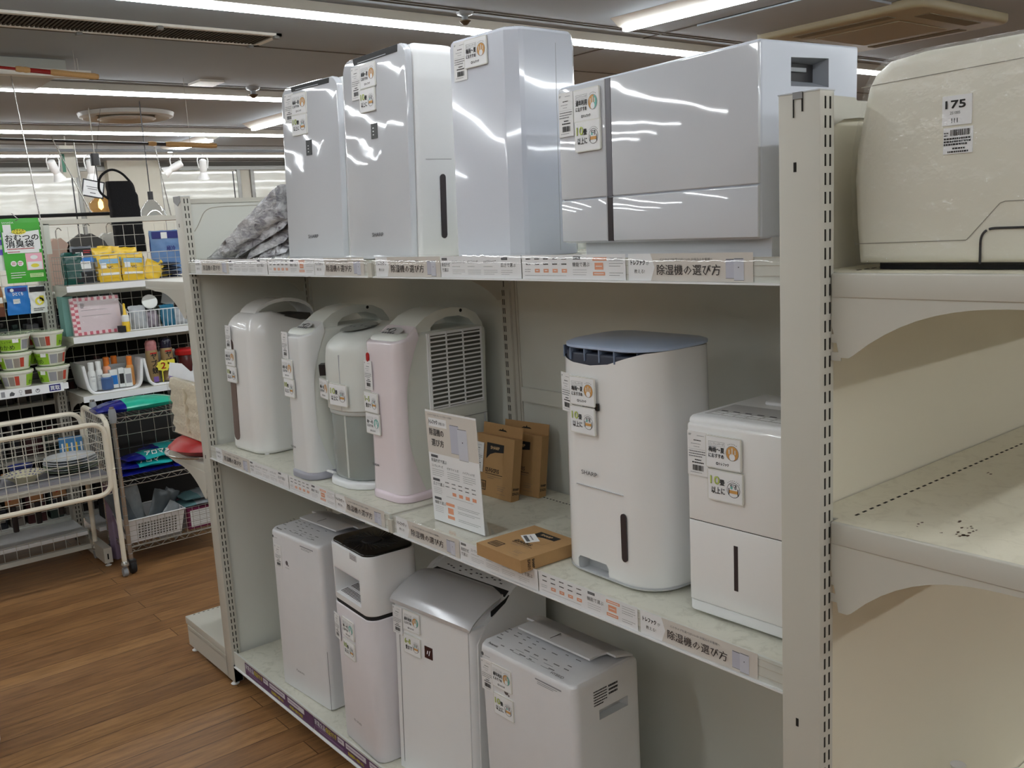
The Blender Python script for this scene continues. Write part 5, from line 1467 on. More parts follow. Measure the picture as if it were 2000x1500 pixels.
for lev in range(3):
    for i, y in enumerate((-.012 - lev * .004, -.188 + lev * .004, -.362)):
        spots_.append((-2.112, y, lev, 'front row, ' + ('rightmost', 'second', 'left-edge')[i] + ' cup, ' + ('bottom', 'middle', 'top')[lev] + ' layer'))
    for i, y in enumerate((-.10, -.275)):
        if lev > 0: spots_.append((-2.238, y, lev, 'rear row, ' + ('right', 'left')[i] + ' cup, ' + ('bottom', 'middle', 'top')[lev] + ' layer'))
for k, (x, y, lev, lb) in enumerate(spots_):
    z = .956 + lev * .0925
    q = v if k == 0 else dup(v)
    q.location = (x, y, z); q.rotation_euler = (0, 0, R((10, -35, 60, 25, -10, 50, -60)[k % 7])); q['label'] = 'green わかめ noodle cup, ' + lb
# goods in the wire basket
TEALD = mat('pack_dark_teal', (16, 74, 66), .25, var=.3, scale=30)
def f3(m, Y): m.flat(.005, .1, .15, .185, BLACK, Y); m.flat(.02, .055, .135, .165, WPK, Y - .0004); lines(m, .06, .098, .17, 2, .01, RED, .005, Y - .0004); m.flat(.004, .104, .11, .135, BLU, Y); m.flat(.035, .085, .075, .115, WPK, Y - .0006); m.text('MEN X', .042, .1, .01, BLACK, width=.035, y=Y - .001); m.flat(.004, .104, .004, .06, BLACK, Y)
for k in range(3):
    pack('dark teal plastic pack standing in the wire basket, ' + ('frontmost', 'middle', 'rearmost') [k] + ' one', .095 + k * .012, 1.454, .10, .17 - k * .01, TEALD, x=-2.09 - k * .05, name='garment_pack', rot=(R(-8), 0, R(90 - 12)), seed=20 + k, th=.035, group='dark teal packs in the wire basket')
pack('grey and black clothing pack tilted in the wire basket', .15, 1.456, .108, .20, mat('pack_grey', (110, 114, 120), .4), f3, x=-2.075, name='garment_pack', rot=(R(-12), R(0), R(90)), seed=30, th=.03)
def f4(m, Y): m.flat(.006, .104, .095, .12, mat('pack_sky', (130, 180, 214), .4), Y); m.flat(.01, .04, .072, .1, WPK, Y - .0003); m.text('VC', .045, .068, .014, BLACK, width=.028, y=Y - .0004, bold=.0006); m.flat(.006, .104, .035, .047, WPK, Y); lines(m, .02, .09, .14, 1, .01, WPK, .005, Y)
VG = 'yellow VC packs in the wire basket'
for k, (y, x, a, c) in enumerate(((.268, -2.068, 0, 'front left'), (.388, -2.068, 3, 'front middle'), (.26, -2.125, -2, 'second row left'), (.375, -2.135, 4, 'second row middle'), (.3, -2.19, 5, 'rearmost left, sticking up'))):
    pack('yellow VC face-pack pouch in the wire basket, ' + c, y, 1.456 + (.02 if k == 4 else 0) + (.008 if k in (2, 3) else 0), .115, .155 + (.02 if k > 1 else 0), YPK, f4, x=x, name='yellow_pouch', rot=(R(-5), R(a), R(90)), seed=40 + k, th=.034, group=VG)
for k, (y, z, a) in enumerate(((.49, 1.475, 30), (.54, 1.49, 55))):
    pack('creased yellow pouch lying tilted at the right of the VC packs, ' + ('lower' if k == 0 else 'upper') + ' one', y, z, .1, .11, YPK, x=-2.09 - k * .035, name='yellow_pouch', rot=(R(-10), R(a), R(90)), seed=50 + k, th=.03, group=VG)
# cooling packs hanging at right
def f5(m, Y): m.flat(.01, .16, .2, .24, MATS['pack_navy'], Y + .0004); m.flat(.06, .095, .2, .235, WPK, Y - .0002); m.text('極冷', .085, .13, .024, MATS['navy_ink'], width=.05, y=Y - .0006, bold=.0008)
CB = mat('pack_ice', (96, 130, 176), .3, var=.25, scale=22)
for k in range(3):
    pack('blue 極冷 cooling pack hanging on the mesh, ' + ('front', 'middle', 'rear')[k] + ' one', .602 + .008 * k, 1.47 - k * .004, .165, .245, CB if k == 0 else NVY, f5 if k == 0 else None, x=-2.21 - k * .03, name='cooling_pack', seed=60 + k, th=.022, group='blue cooling packs hanging at the right of the mesh')
for k in range(4):
    pack('dark navy wrapped pack stacked flat below the cooling packs, layer ' + ('one', 'two', 'three', 'four')[k], .58, 1.455 + k * .024, .15, .16, mat('pack_dark', (24, 30, 46), .25, var=.3), x=-2.1, name='folded_pack', rot=(R(-90), 0, R(90)), seed=70 + k, th=.02, group='dark packs stacked flat by the cooling packs')
# second shelf
TB = mat('teal_box', (112, 158, 150), .6)
tag(MB().box(-2.25, -2.15, .085, .14, 1.181, 1.392, TB).build('teal_box'), 'pale teal box standing left of the gingham pack', 'box')
v = bg('gingham_album', 'pink gingham board book sealed in clear film, on the second mesh-gondola shelf', 'album', -2.10, .115, 1.182, rot=(R(-7), 0, R(90)))
m = MB().box(0, .25, 0, .025, 0, .2, mat('board_pink', (214, 190, 192), .6))
GP = mat('gingham_pink', (200, 96, 112), .6); GL = mat('gingham_light', (232, 206, 208), .6)
for i in range(16):
    for (a, b, c, d_) in ((i * .0156, i * .0156 + .0156, .182, .2), (i * .0156, i * .0156 + .0156, 0, .018), ):
        m.flat(a, b, c, d_, GP if i % 2 else GL, -.0004)
for i in range(13):
    for c0 in (0, .018): m.flat(c0, c0 + .018, i * .0154, i * .0154 + .0154, GP if (i + (c0 > 0)) % 2 else GL, -.0006)
m.flat(.036, .25, .018, .182, mat('board_pale', (216, 200, 204), .6), -.0008)
lines(m, .05, .2, .13, 1, .01, INK, .002, -.001); lines(m, .05, .22, .1, 1, .01, INK, .002, -.001); lines(m, .05, .07, .165, 4, .007, BLACK, .004, -.001)
m.build('board', v, smooth=0)
m = MB().box(-.002, .252, -.004, .027, -.001, .203, clear_mat('crackle_film', gloss=.08, rough=.08, bump=.5, scale=22)); m.build('film', v)
v = bg('glue_bottle', 'small yellow glue bottle with white label between album and basket', 'bottle', -2.055, .37, 1.181)
MB().lathe([(.018, 0), (.02, .01), (.02, .07), (.014, .09), (.008, .1), (.006, .15), (.001, .155)], YPK, n=16).build('bottle', v)
MB().lathe([(.0205, .055), (.0205, .085), (.015, .092)], WPK, n=16, cap0=False, cap1=False).build('label', v)
tag(MB().box(-2.08, -2.03, .33, .36, 1.1815, 1.215, BLACK).build('black_clip_box'), 'small black box in front of the gingham album', 'box')
# white wire basket with small wares
m = MB()
a0, a1, xb = .385, .70, -2.30
for k in range(15):
    y = a0 + .01 + (a1 - a0) * k / 14; yt = a0 + .04 + (a1 + .02 - a0 - .04) * k / 14
    m.tube([(-2.06, y, 1.184), (-2.045, y + .0, 1.285)], .0018, WHITE, 5)
m.tube([(xb, a0, 1.38), (-2.045, a0, 1.285), (-2.045, a1 + .02, 1.285), (xb, a1 + .02, 1.38)], .0028, WHITE, 6).tube([(-2.06, a0, 1.185), (-2.06, a1 + .02, 1.185)], .0028, WHITE, 6)
m.prism([(-2.06, 1.184), (-2.045, 1.285), (xb, 1.39), (xb, 1.184)][::-1], 'y', a0 - .003, a0, WHITE)
tag(m.build('white_wire_basket', smooth=0), 'white wire basket of small wares on the second mesh-gondola shelf', 'basket')
CLR = mat('clear_goods', (176, 180, 184), .2, var=.2, scale=30)
for k, (x, y, w_, h_, mm, lb) in enumerate(((-2.1, .41, .09, .13, CLR, 'clear crumpled bag at the left of the white wire basket'), (-2.12, .50, .07, .09, mat('pack_lav', (150, 140, 150), .4), 'greyish bag in the middle of the white wire basket'),
        (-2.1, .58, .08, .12, mat('pack_petrol', (40, 110, 140), .3, var=.2), 'petrol-blue bag in the white wire basket'), (-2.1, .65, .08, .1, CLR, 'clear bag at the right of the white wire basket'))):
    pack(lb, y, 1.184, w_, h_, mm, x=x, name='small_bag', seed=80 + k, th=.05, rot=(R(-10), 0, R(90)))
tag(place(MB().lathe([(.001, 0), (.04, .0), (.042, .006), (.04, .012), (.001, .014)], WPK, n=20).build('white_disc'), (-2.12, .53, 1.325), rot=(R(10), R(70), 0)), 'white round disc sticking out of the white wire basket', 'disc')
tag(place(MB().box(0, .01, 0, .07, 0, .06, mat('card_grey', (130, 132, 132), .5)).build('grey_card'), (-2.15, .6, 1.31), rot=(R(-20), R(-15), 0)), 'grey backing card sticking out of the white wire basket', 'card')
# trays on the third shelf
def tray(label, y0, y1, z=.869):
    v = thing('white_plastic_tray', label, 'tray', (-2.04, y0, z), 90, 'white plastic trays on the third mesh-gondola shelf')
    w = y1 - y0; pts = rounded([(0, 0, .155), (.02, 0, .0), (w - .02, 0, .0), (w, 0, .155)], .05, 6)
    m = MB()
    m.tube(pts, .0085, WHITE, 8)
    o = [(p.x, p.z) for p in pts]
    rings = [[(a, yy, b + .0 * yy) for a, b in o] for yy in (0, .26)]
    m.loft(rings, WHITE, False, False, closed=False)
    m.loft([[(w / 2 + (a - w / 2) * .985, yy, b + .004) for a, b in o] for yy in (.26, 0)], WHITE, False, False, closed=False)
    m.poly([(a, b) for a, b in o], mat('tray_back', (180, 178, 170), .5), .255)
    m.build('tray', v, smooth=40); return v
tray('white rounded plastic tray holding lotion bottles and boxes', .118, .425)
tray('white rounded plastic tray holding insect spray cans', .435, .72)
def bottle(label, y, x, h, r, m0, mc, z=.882, name='lotion_bottle', cap=.3, lab=None, group=None, tilt=0):
    v = bg(name, label, 'bottle', x, y, z, group, rot=(0, R(tilt), R(90)))
    hb = h * (1 - cap)
    MB().lathe([(r * .9, 0), (r, .004), (r, hb * .9), (r * .8, hb)], m0, n=18).build('bottle', v)
    MB().lathe([(r * .72, hb), (r * .75, h - .003), (r * .6, h)], mc, n=18).build('cap', v)
    if lab:
        m = MB(); lab(m, -r - .0006); m.build('label', v, smooth=0)
    return v
lw = lambda m, Y: (m.text('MUKU', -.012, .075, .007, INK, width=.024, y=Y), lines(m, -.01, .01, .06, 2, .008, INK2, .002, Y))
bottle('left one of two white lotion bottles in the tray', .165, -2.07, .155, .02, WPK, WPK, lab=lw)
bottle('right one of two white lotion bottles in the tray', .208, -2.09, .155, .019, WPK, WPK, lab=lw)
bottle('orange-capped bottle behind the white lotion bottles', .268, -2.15, .165, .022, ORANGE, mat('cap_orange', (222, 120, 40), .35))
bottle('second orange-capped bottle behind the small boxes', .315, -2.17, .165, .022, ORANGE, MATS['cap_orange'])
bottle('amber bottle with orange cap at the right of the tray', .375, -2.10, .16, .02, mat('amber', (214, 150, 84), .3), MATS['cap_orange'])
bottle('short blue-labelled bottle at the front of the tray', .235, -2.055, .085, .03, mat('label_steel', (70, 100, 150), .4), WPK, cap=.2)
for k, (y, x, w_, h_, mm, lb) in enumerate(((.262, -2.085, .04, .1, BLU, 'small blue and white box in the tray'), (.305, -2.08, .03, .105, DARK, 'small dark picture box in the tray'), (.335, -2.07, .036, .1, WPK, 'small white box with grey label in the tray'))):
    v = bg('small_carton', lb, 'box', x, y, .879)
    MB().box(0, w_, 0, .035, 0, h_, WPK).flat(.003, w_ - .003, .02, h_ - .03, mm if mm is not WPK else INK2, -.0006).build('carton', v)
tag(MB().box(-2.14, -2.135, .27, .36, .96, 1.005, mat('card_grey', (130, 132, 132), .5)).build('grey_header_card'), 'grey header card standing behind the small boxes in the tray', 'card')
def can(label, y, x, h, body_m, cap_m, group):
    v = bg('spray_can', label, 'spray can', x, y, .883, group, rot=(0, 0, R(90)))
    r = .033
    MB().lathe([(r * .96, 0), (r, .004), (r, h * .72), (r * .9, h * .76)], body_m, n=22).build('can', v)
    MB().lathe([(r * .92, h * .755), (r * .95, h * .92), (r * .7, h * .985), (.001, h)], cap_m, n=22).build('cap', v)
    m = MB()
    for k, c in enumerate('ヤブ蚊'): m.text(c, -.016, h * .55 - k * .04, .028, BLACK, width=.03, y=-r - .001, bold=.0012)
    m.flat(-.018, .018, h * .72 - .012, h * .72 - .004, RED, -r - .0004); m.flat(-.014, .014, .0, .03, mat('can_purple', (120, 90, 160), .4), -r + .002 - .004)
    m.build('label', v, smooth=0)
CN = mat('can_olive', (150, 124, 84), .3, var=.15)
can('left insect spray can with pink floral cap', .497, -2.09, .235, CN, mat('cap_floral', (170, 110, 110), .4, var=.4, scale=60), 'insect spray cans in the tray')
can('right insect spray can with black cap beside the figure 2 burst', .58, -2.09, .24, CN, mat('cap_navy', (24, 24, 44), .15), 'insect spray cans in the tray')
v = bg('promo_burst', 'yellow promotional burst reading 2 in front of the spray cans', 'label', -2.045, .50, .94)
m = MB(); m.prism([(.04 + (.034 if k % 2 else .028) * math.cos(2 * math.pi * k / 18) * 1.2, .03 + (.034 if k % 2 else .028) * math.sin(2 * math.pi * k / 18)) for k in range(18)], 'y', -.001, 0, YEL)
m.text('2', .026, .013, .036, BLACK, width=.026, y=-.0014, bold=.0014); m.text('2', .027, .014, .034, RED, width=.023, y=-.0018, bold=.0006); m.box(.065, .105, -.001, 0, .035, .06, YEL).box(.03, .034, .0, .01, -.06, .03, YEL); m.build('burst', v, smooth=0)
v = bg('red_lid_jar', 'dark red-lidded jar at the right end of the third mesh-gondola shelf', 'jar', -2.1, .70, .87)
MB().lathe([(.05, 0), (.055, .01), (.055, .14), (.05, .15)], mat('jar_dark', (80, 30, 30), .15), n=24).build('jar', v)
MB().lathe([(.066, .142), (.068, .15), (.068, .165), (.06, .175), (.001, .178)], RED, n=24).build('lid', v)
for k in range(5):
    bottle('slim dark seasoning bottle in a row behind the red-lidded jar, number ' + ('one', 'two', 'three', 'four', 'five')[k] + ' from the cans', .66 + k * .045, -2.22, .17, .016, mat('sauce_dark', (70, 24, 26), .2), RED if k % 2 else WPK, z=.869, name='sauce_bottle')
# stock of the gondola's far side, coloured dark to stand for the shade there
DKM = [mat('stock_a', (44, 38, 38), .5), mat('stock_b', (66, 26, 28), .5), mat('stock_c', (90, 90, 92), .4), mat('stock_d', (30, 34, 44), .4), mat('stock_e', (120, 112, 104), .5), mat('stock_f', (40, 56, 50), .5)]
rs = random.Random(11)
MB().box(-2.72, -2.37, -1.15, 1.26, 1.38, 1.40, CREAM2).box(-2.72, -2.37, -1.15, 1.26, 1.10, 1.12, CREAM2).box(-2.72, -2.37, -1.15, 1.26, .8, .82, CREAM2).box(-2.72, -2.37, -1.15, 1.26, .5, .52, CREAM2).box(-2.72, -2.37, -1.15, 1.26, .12, .14, CREAM2).build('rear_shelf', gd)
first = None
for S, hmax in ((1.12, .22), (.82, .24), (.52, .24), (.14, .3)):
    y = -1.1; cnt = 0
    ORD = 'first second third fourth fifth sixth seventh eighth ninth tenth eleventh twelfth thirteenth fourteenth fifteenth sixteenth seventeenth eighteenth nineteenth twentieth twenty-first twenty-second twenty-third twenty-fourth twenty-fifth twenty-sixth twenty-seventh twenty-eighth twenty-ninth thirtieth'.split()
    while y < 1.15:
        c1 = rs.randrange(6); cn = ('blackish', 'dark red', 'grey', 'dark blue', 'beige', 'dark green')[c1]
        w_ = rs.uniform(.05, .11); h_ = rs.uniform(.12, hmax)
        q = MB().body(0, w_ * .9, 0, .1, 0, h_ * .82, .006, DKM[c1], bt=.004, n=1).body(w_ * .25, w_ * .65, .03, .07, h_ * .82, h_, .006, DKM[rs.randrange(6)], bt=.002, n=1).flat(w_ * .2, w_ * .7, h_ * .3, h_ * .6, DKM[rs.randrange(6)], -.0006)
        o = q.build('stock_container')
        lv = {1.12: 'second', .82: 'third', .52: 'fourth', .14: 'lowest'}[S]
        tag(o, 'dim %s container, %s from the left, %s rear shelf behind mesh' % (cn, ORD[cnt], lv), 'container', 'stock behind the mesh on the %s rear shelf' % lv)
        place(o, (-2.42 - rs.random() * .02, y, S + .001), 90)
        y += w_ + .008; cnt += 1
tag(MB().box(-2.80, -2.79, -1.3, 1.4, .1, 1.39, mat('stock_back', (38, 36, 34), .8)).build('shade_backing'), 'dark backing sheet standing in for the shade behind the mesh gondola goods', 'panel')  # dark sheet added to paint the shade behind the stock
# wagon
v = thing('display_wagon', 'cream tubular wagon with white grid sides holding plates', 'wagon')
xf, xb_, y1, y0, zt_, zb_ = -1.534, -1.945, .05, -1.35, .797, .44
tp = rounded([(xf, y0, zb_), (xf, y1, zb_), (xf, y1, zt_), (xf, y0, zt_)], .07, 7)
MB().tube(tp + [tp[0]], .0125, CTUBE, 10).build('front_frame', v)
m = MB(); grid(m, (xf, y0 + .02, zb_), (0, y1 - y0 - .02, 0), (0, 0, zt_ - zb_), 30, 8, .0022, MESHM); m.build('grid_panel', v)
m = MB().tube(rounded([(xf - .02, y1 + .02, .44), (xf - .02, y1 + .02, .78), (xf - .06, y1 + .018, .815), (xb_, y1 + .015, .83), (xb_, y1 + .015, .44)], .05, 6), .0125, CTUBE, 10)
grid(m, (xf - .03, y1 + .018, .45), (xb_ - xf + .03, 0, 0), (0, 0, .36), 12, 10, .0022, MESHM); m.build('side_panel', v)
m = MB().tube(rounded([(xb_, y0, .44), (xb_, y1, .44), (xb_, y1, .80), (xb_, y0, .80)], .07, 6), .0125, CTUBE, 10)
grid(m, (xb_, y0, .45), (0, y1 - y0, 0), (0, 0, .35), 30, 8, .0022, MESHM); m.build('rear_panel', v)
for (x, yy, lab) in ((xf - .003, y1 + .015, 1), (xb_, y1 - .01, 2), (xf, y0, 3), (xb_, y0, 4)):
    MB().tube([(x, yy, .08), (x, yy, .56)], .012, CTUBE, 10).build('leg', v)
    c_o = MB().lathe([(.014, .055), (.02, .06), (.02, .07), (.012, .085)], CHROME, c=(x, yy, 0), n=14)
    c_o.lathe([(.001, -.011), (.022, -.011), (.024, 0), (.022, .011), (.001, .011)], GREYP, n=16, T=Matrix.Translation((x - .01, yy, .0245)) @ Matrix.Rotation(R(90), 4, 'X'))
    c_o.build('caster', v)
MB().box(xb_ + .02, xf - .02, y0, y1 - .01, .535, .548, mat('table_grey', (150, 150, 158), .5)).box(xb_ + .02, xf - .02, y0, y1 - .01, .505, .535, CREAM).build('deck', v)
# crockery on the wagon
def plate_(label, x, y, z, r, m0, group=None, h=.018):
    v = thing('dinner_plate', label, 'plate', (x, y, z), group=group)
    MB().lathe([(.001, 0), (r * .55, 0), (r * .6, .002), (r * .98, h), (r, h), (r * .97, h - .002 + .003), (r * .6, .006), (.001, .005)], m0, n=32).build('plate', v, smooth=50)
    return v
PG = mat('plate_green', (170, 184, 160), .2); PW = mat('plate_white', (228, 230, 232), .12)
for k in range(4):
    plate_('green-rimmed plate in the stack on the wagon, ' + ('lowest', 'second', 'third', 'fourth')[k] + ' from the deck', -1.745, -.072, .549 + k * .011, .128, PG if k % 2 == 0 else PW, 'plates stacked on the wagon')
plate_('white plate on top of the wagon plate stack', -1.745, -.074, .549 + 4 * .011 + .012, .118, PW, 'plates stacked on the wagon')
plate_('white plate under the topmost one of the wagon plate stack', -1.745, -.074, .549 + 4 * .011, .123, PW, 'plates stacked on the wagon')
v = thing('patterned_bowl', 'blue-patterned shallow bowl left of the plate stack', 'bowl', (-1.68, -.30, .549))
MB().lathe([(.001, 0), (.045, 0), (.05, .01), (.095, .042), (.097, .044), (.09, .042), (.045, .012), (.001, .010)], mat('bowl_cream', (206, 200, 170), .2), n=30).build('bowl', v, smooth=50)
m = MB()
for k in range(22):
    a = 2 * math.pi * k / 22
    for rr_, zz in ((.06, .0215), (.075, .0318), (.086, .0395)):
        m.add([((rr_ - .004) * math.cos(a), (rr_ - .004) * math.sin(a), zz - .001 + .0015), (rr_ * math.cos(a + .1), rr_ * math.sin(a + .1), zz + .0018), ((rr_ + .004) * math.cos(a), (rr_ + .004) * math.sin(a), zz + .0045), (rr_ * math.cos(a - .1), rr_ * math.sin(a - .1), zz + .0018)], [(0, 1, 2, 3)], MATS['navy_ink'])
m.build('pattern', v, smooth=0)
for k, (x, y, r, mm, lb) in enumerate(((-1.62, -.46, .05, clear_mat('glassware', (214, 220, 224), .25), 'clear glass dish at the left picture edge on the wagon'), (-1.84, -.5, .06, mat('dish_blue', (40, 50, 110), .2), 'blue dish at the back of the wagon'), (-1.85, -.28, .06, MATS['dish_blue'], 'dark blue bowl behind the patterned bowl'))):
    v = thing('small_dish', lb, 'dish', (x, y, .549))
    MB().lathe([(.001, 0), (r * .6, 0), (r, .05), (r * .96, .05), (r * .55, .006), (.001, .005)], mm, n=24).build('dish', v, smooth=50)
v = thing('small_gift_box', 'small blue and yellow striped box behind the wagon plates', 'box', (-1.90, -.08, .60), 80)
m = MB().box(0, .11, 0, .04, -.05, .085, mat('gift_blue', (70, 130, 180), .5))
for k in range(5): m.flat(.01 + k * .022, .018 + k * .022, -.03, .06, YPK if k % 2 else WPK, -.0006)
m.build('box', v, smooth=0)
# utensils hanging below, seen through the grid
for k in range(9):
    y = -.98 + k * .115
    v = thing('wooden_utensil', 'dark-handled wooden utensil hanging behind the wagon, number ' + ('one', 'two', 'three', 'four', 'five', 'six', 'seven', 'eight', 'nine')[k] + ' from the left', 'utensil', (-2.14, y, .46), 90, 'wooden utensils hanging behind the wagon')
    MB().body(-.035, .035, -.01, .01, -.13, .05, .01, mat('utensil_wood', (170, 124, 84), .6), bt=.006, n=3).build('blade', v)
    MB().body(-.014, .014, -.012, .012, -.27 + .02 * (k % 3), -.128, .008, mat('utensil_black', (34, 28, 28), .4), bt=.006, n=3).build('handle', v)
    if k in (5, 6, 8): MB().poly([(-.02, -.1), (.02, -.08), (.028, -.03), (-.005, -.06)], RED, -.0125).build('red_tag', v)
    MB().tube([(0, 0, .05), (0, .0, .07), (0, .18, .075)], .002, CHROME, 5).build('hook', v)
tag(place(MB().body(0, .05, 0, .03, 0, .42, .008, mat('lilac_board', (140, 124, 150), .6), bt=.004).build('lilac_board'), (-1.85, .085, .012), 20), 'lilac board standing on the floor between wagon and wire rack', 'board')
# wire rack
v = thing('wire_rack', 'chrome wire shelving rack on black casters beside the wagon', 'wire rack')
rx0, rx1, ry0, ry1 = -1.915, -1.583, .11, .93
for (x, y) in ((rx1, ry0), (rx0, ry0), (rx1, ry1), (rx0, ry1)):
    m = MB().tube([(x, y, .06), (x, y, .86)], .0115, CHROME, 10)
    for k in range(15): m.lathe([(.0125, 0), (.0125, .002)], GREYP, c=(x, y, .1 + .05 * k), n=10)
    m.lathe([(.016, .78), (.019, .80), (.019, .83), (.015, .85)], GREYP, c=(x, y, 0), n=12)
    m.build('post', v)
    m = MB().lathe([(.001, -.014), (.03, -.014), (.033, -.008), (.033, .008), (.03, .014), (.001, .014)], BLACK, n=20, T=Matrix.Translation((x + .012, y + .0, .033)) @ Matrix.Rotation(R(90), 4, 'X'))
    m.lathe([(.001, -.0145), (.014, -.0148)], GREYP, n=12, T=Matrix.Translation((x + .012, y, .033)) @ Matrix.Rotation(R(90), 4, 'X'), cap0=False)
    m.body(x - .016, x + .03, y - .018, y + .018, .05, .072, .006, DARK, bt=.004)
    m.build('caster', v)
for z in (.13, .475, .80):
    m = MB().tube([(rx1, ry0, z), (rx1, ry1, z), (rx0, ry1, z), (rx0, ry0, z)], .0035, CHROME, 6, closed=True)
    m.tube([(rx1, ry0, z - .025), (rx1, ry1, z - .025), (rx0, ry1, z - .025), (rx0, ry0, z - .025)], .0025, CHROME, 6, closed=True)
    m.tube([(rx1, ry0 + (ry1 - ry0) * k / 26, z - (.025 if k % 2 else 0)) for k in range(27)], .002, CHROME, 5)
    m.tube([(rx0 + (rx1 - rx0) * k / 10, ry0, z - (.025 if k % 2 else 0)) for k in range(11)], .002, CHROME, 5)
    for k in range(1, 30):
        y = ry0 + (ry1 - ry0) * k / 30
        m.tube([(rx0, y, z + .002), (rx1, y, z + .002)], .0014, CHROME, 4)
    m.build('wire_shelf', v, smooth=50)
m = MB(); grid(m, (rx0, ry0 + .01, .5), (0, ry1 - ry0 - .02, 0), (0, 0, .29), 11, 4, .0018, CHROME); m.build('rear_mesh', v)
m = MB(); grid(m, (rx1, ry0 + .01, .135), (0, ry1 - ry0 - .02, 0), (0, 0, .13), 22, 5, .0013, WIRE); m.build('mesh_fence', v)
v = thing('black_crate', 'black storage crate standing behind the wire rack', 'crate', (-2.29, .16, .141))
MB().body(0, .24, 0, .62, 0, .62, .02, mat('crate_black', (12, 12, 12), .7), bt=.01).build('crate', v)
def lying(name, label, x, y, z, L, W_, H_, m0, m1, rz, seed, group, txt=None):
    """soft bag lying flat, long side along y"""
    v = thing(name, label, 'bag', (x, y, z), rz, group)
    m = MB(); rr = random.Random(seed); n, k = 16, 12; ph = [rr.uniform(0, 6) for _ in range(4)]
    rings = []
    for i in range(n + 1):
        t = i / n; f = max(.08, math.sin(math.pi * min(max(t, .0), 1))) ** .45; r = []
        for j in range(k):
            a = 2 * math.pi * j / k
            cz = math.sin(a); hz = H_ / 2 * (1 + cz * (1 if cz > 0 else .92)) * f + .003 * math.sin(9 * t + 3 * j + ph[0])
            r.append((W_ / 2 * math.cos(a) * (.6 + .4 * f) + .005 * math.sin(t * 11 + ph[1]), L * t, max(hz, .001) + (1 - f) * H_ * .3))
        rings.append(r)
    m.loft(rings[:n // 3 + 1], m0, True, False); m.loft(rings[n // 3:], m1, False, True)
    m.build('bag', v, smooth=60)
    if txt:
        q = MB(); q.text(txt, .0, .012, .022, WPK, width=.10, y=0, bold=.0012, T=Matrix.Translation((W_ * .35, L * .35, H_ * .45)) @ SIDE @ Matrix.Rotation(R(-25), 4, 'X')); q.build('print', v, smooth=0)
    return v
BB = mat('bag_royal', (24, 30, 130), .2, var=.3, scale=30); BT = mat('bag_turq', (40, 170, 170), .2, var=.25, scale=20); BTG = mat('bag_mint', (50, 190, 160), .2, var=.2, scale=20)
lying('refill_bag', 'large mint-green and blue bag lying on top of the wire rack', -1.70, .055, .806, .42, .22, .07, BB, BTG, 0, 1, None)
g = 'blue refill bags on the middle rack shelf'
for k, (x, y, z, L, rz, t, lb) in enumerate(((-1.69, .13, .480, .26, 3, None, 'bottom left of the heap'), (-1.68, .40, .480, .24, -4, None, 'bottom right of the heap'), (-1.70, .14, .512, .25, -3, 'アタック', 'middle layer, left'), (-1.69, .40, .512, .22, 4, 'アタック', 'middle layer, right'), (-1.70, .17, .545, .25, 4, 'アタック', 'topmost of the heap'), (-1.83, .3, .545, .24, 0, None, 'behind the topmost'))):
    t = {'アタック': 'アロマ'}.get(t)
    lying('refill_bag', 'royal blue and turquoise refill bag on the rack, ' + lb, x, y, z, L, .19, .034, BB, BT if k != 0 else BB, rz, 10 + k, g, t)
# white basket with grey packs on the bottom rack shelf
v = thing('plastic_basket', 'white slotted plastic basket of grey packets on the lowest rack shelf', 'basket', (-1.62, .125, .135))
w_, d_, h_ = .28, .26, .125
m = MB()
m.loft([[( .02 * (z / h_) * 0 + a, b, z) for a, b in q] for q, z in (([(.0 - .012, .01), (.0 - .012, w_ - .01), (-d_, w_ - .01), (-d_, .01)], 0), ([(.012, -.012), (.012, w_ + .012), (-d_ - .01, w_ + .012), (-d_ - .01, -.012)], h_))], WHITE, True, False)
m.tube([(.014, -.014, h_), (.014, w_ + .014, h_), (-d_ - .012, w_ + .014, h_), (-d_ - .012, -.014, h_)], .005, WHITE, 6, closed=True)
for i in range(13):
    for j in range(6):
        z = .018 + j * .0145; x = -.012 + .024 * z / h_ + .0012; y = .05 + i * .0155
        m.add([(x, y, z), (x, y + .0095, z), (x + .0018, y + .0095, z + .009), (x + .0018, y, z + .009)], [(0, 1, 2, 3)], mat('slot_grey', (92, 90, 86), .8))
m.build('basket', v, smooth=30)
SG = mat('packet_grey', (140, 146, 150), .18, var=.3, scale=25); SG2 = mat('packet_dark', (84, 92, 98), .2, var=.3, scale=25)
for k, (x, y, w_, h_, a, mm) in enumerate(((-1.68, .13, .09, .25, -18, SG2), (-1.72, .16, .1, .26, -6, SG), (-1.68, .21, .09, .25, 24, SG2), (-1.66, .25, .09, .2, 38, SG), (-1.74, .27, .08, .24, 30, SG2), (-1.66, .32, .08, .17, 50, SG))):
    pack('grey metallic packet sticking out of the plastic basket, ' + ('leftmost', 'second from left', 'third from left', 'third from right', 'second from right', 'rightmost')[k], y, .148, w_, h_, mm, x=x, name='grey_packet', rot=(R(-8), R(a), R(90)), seed=90 + k, th=.022, group='grey packets in the plastic basket')
v = thing('boxed_pack', 'magenta-edged carton with white label on the lowest rack shelf', 'box', (-1.62, .435, .135), 90)
MB().box(0, .22, 0, .25, 0, .11, mat('carton_magenta', (110, 30, 70), .5)).flat(.012, .125, .01, .1, WPK, -.0008).build('carton', v)
m = MB(); lines(m, .02, .115, .088, 8, .01, INK2, .002, -.0012); m.build('print', v, smooth=0)
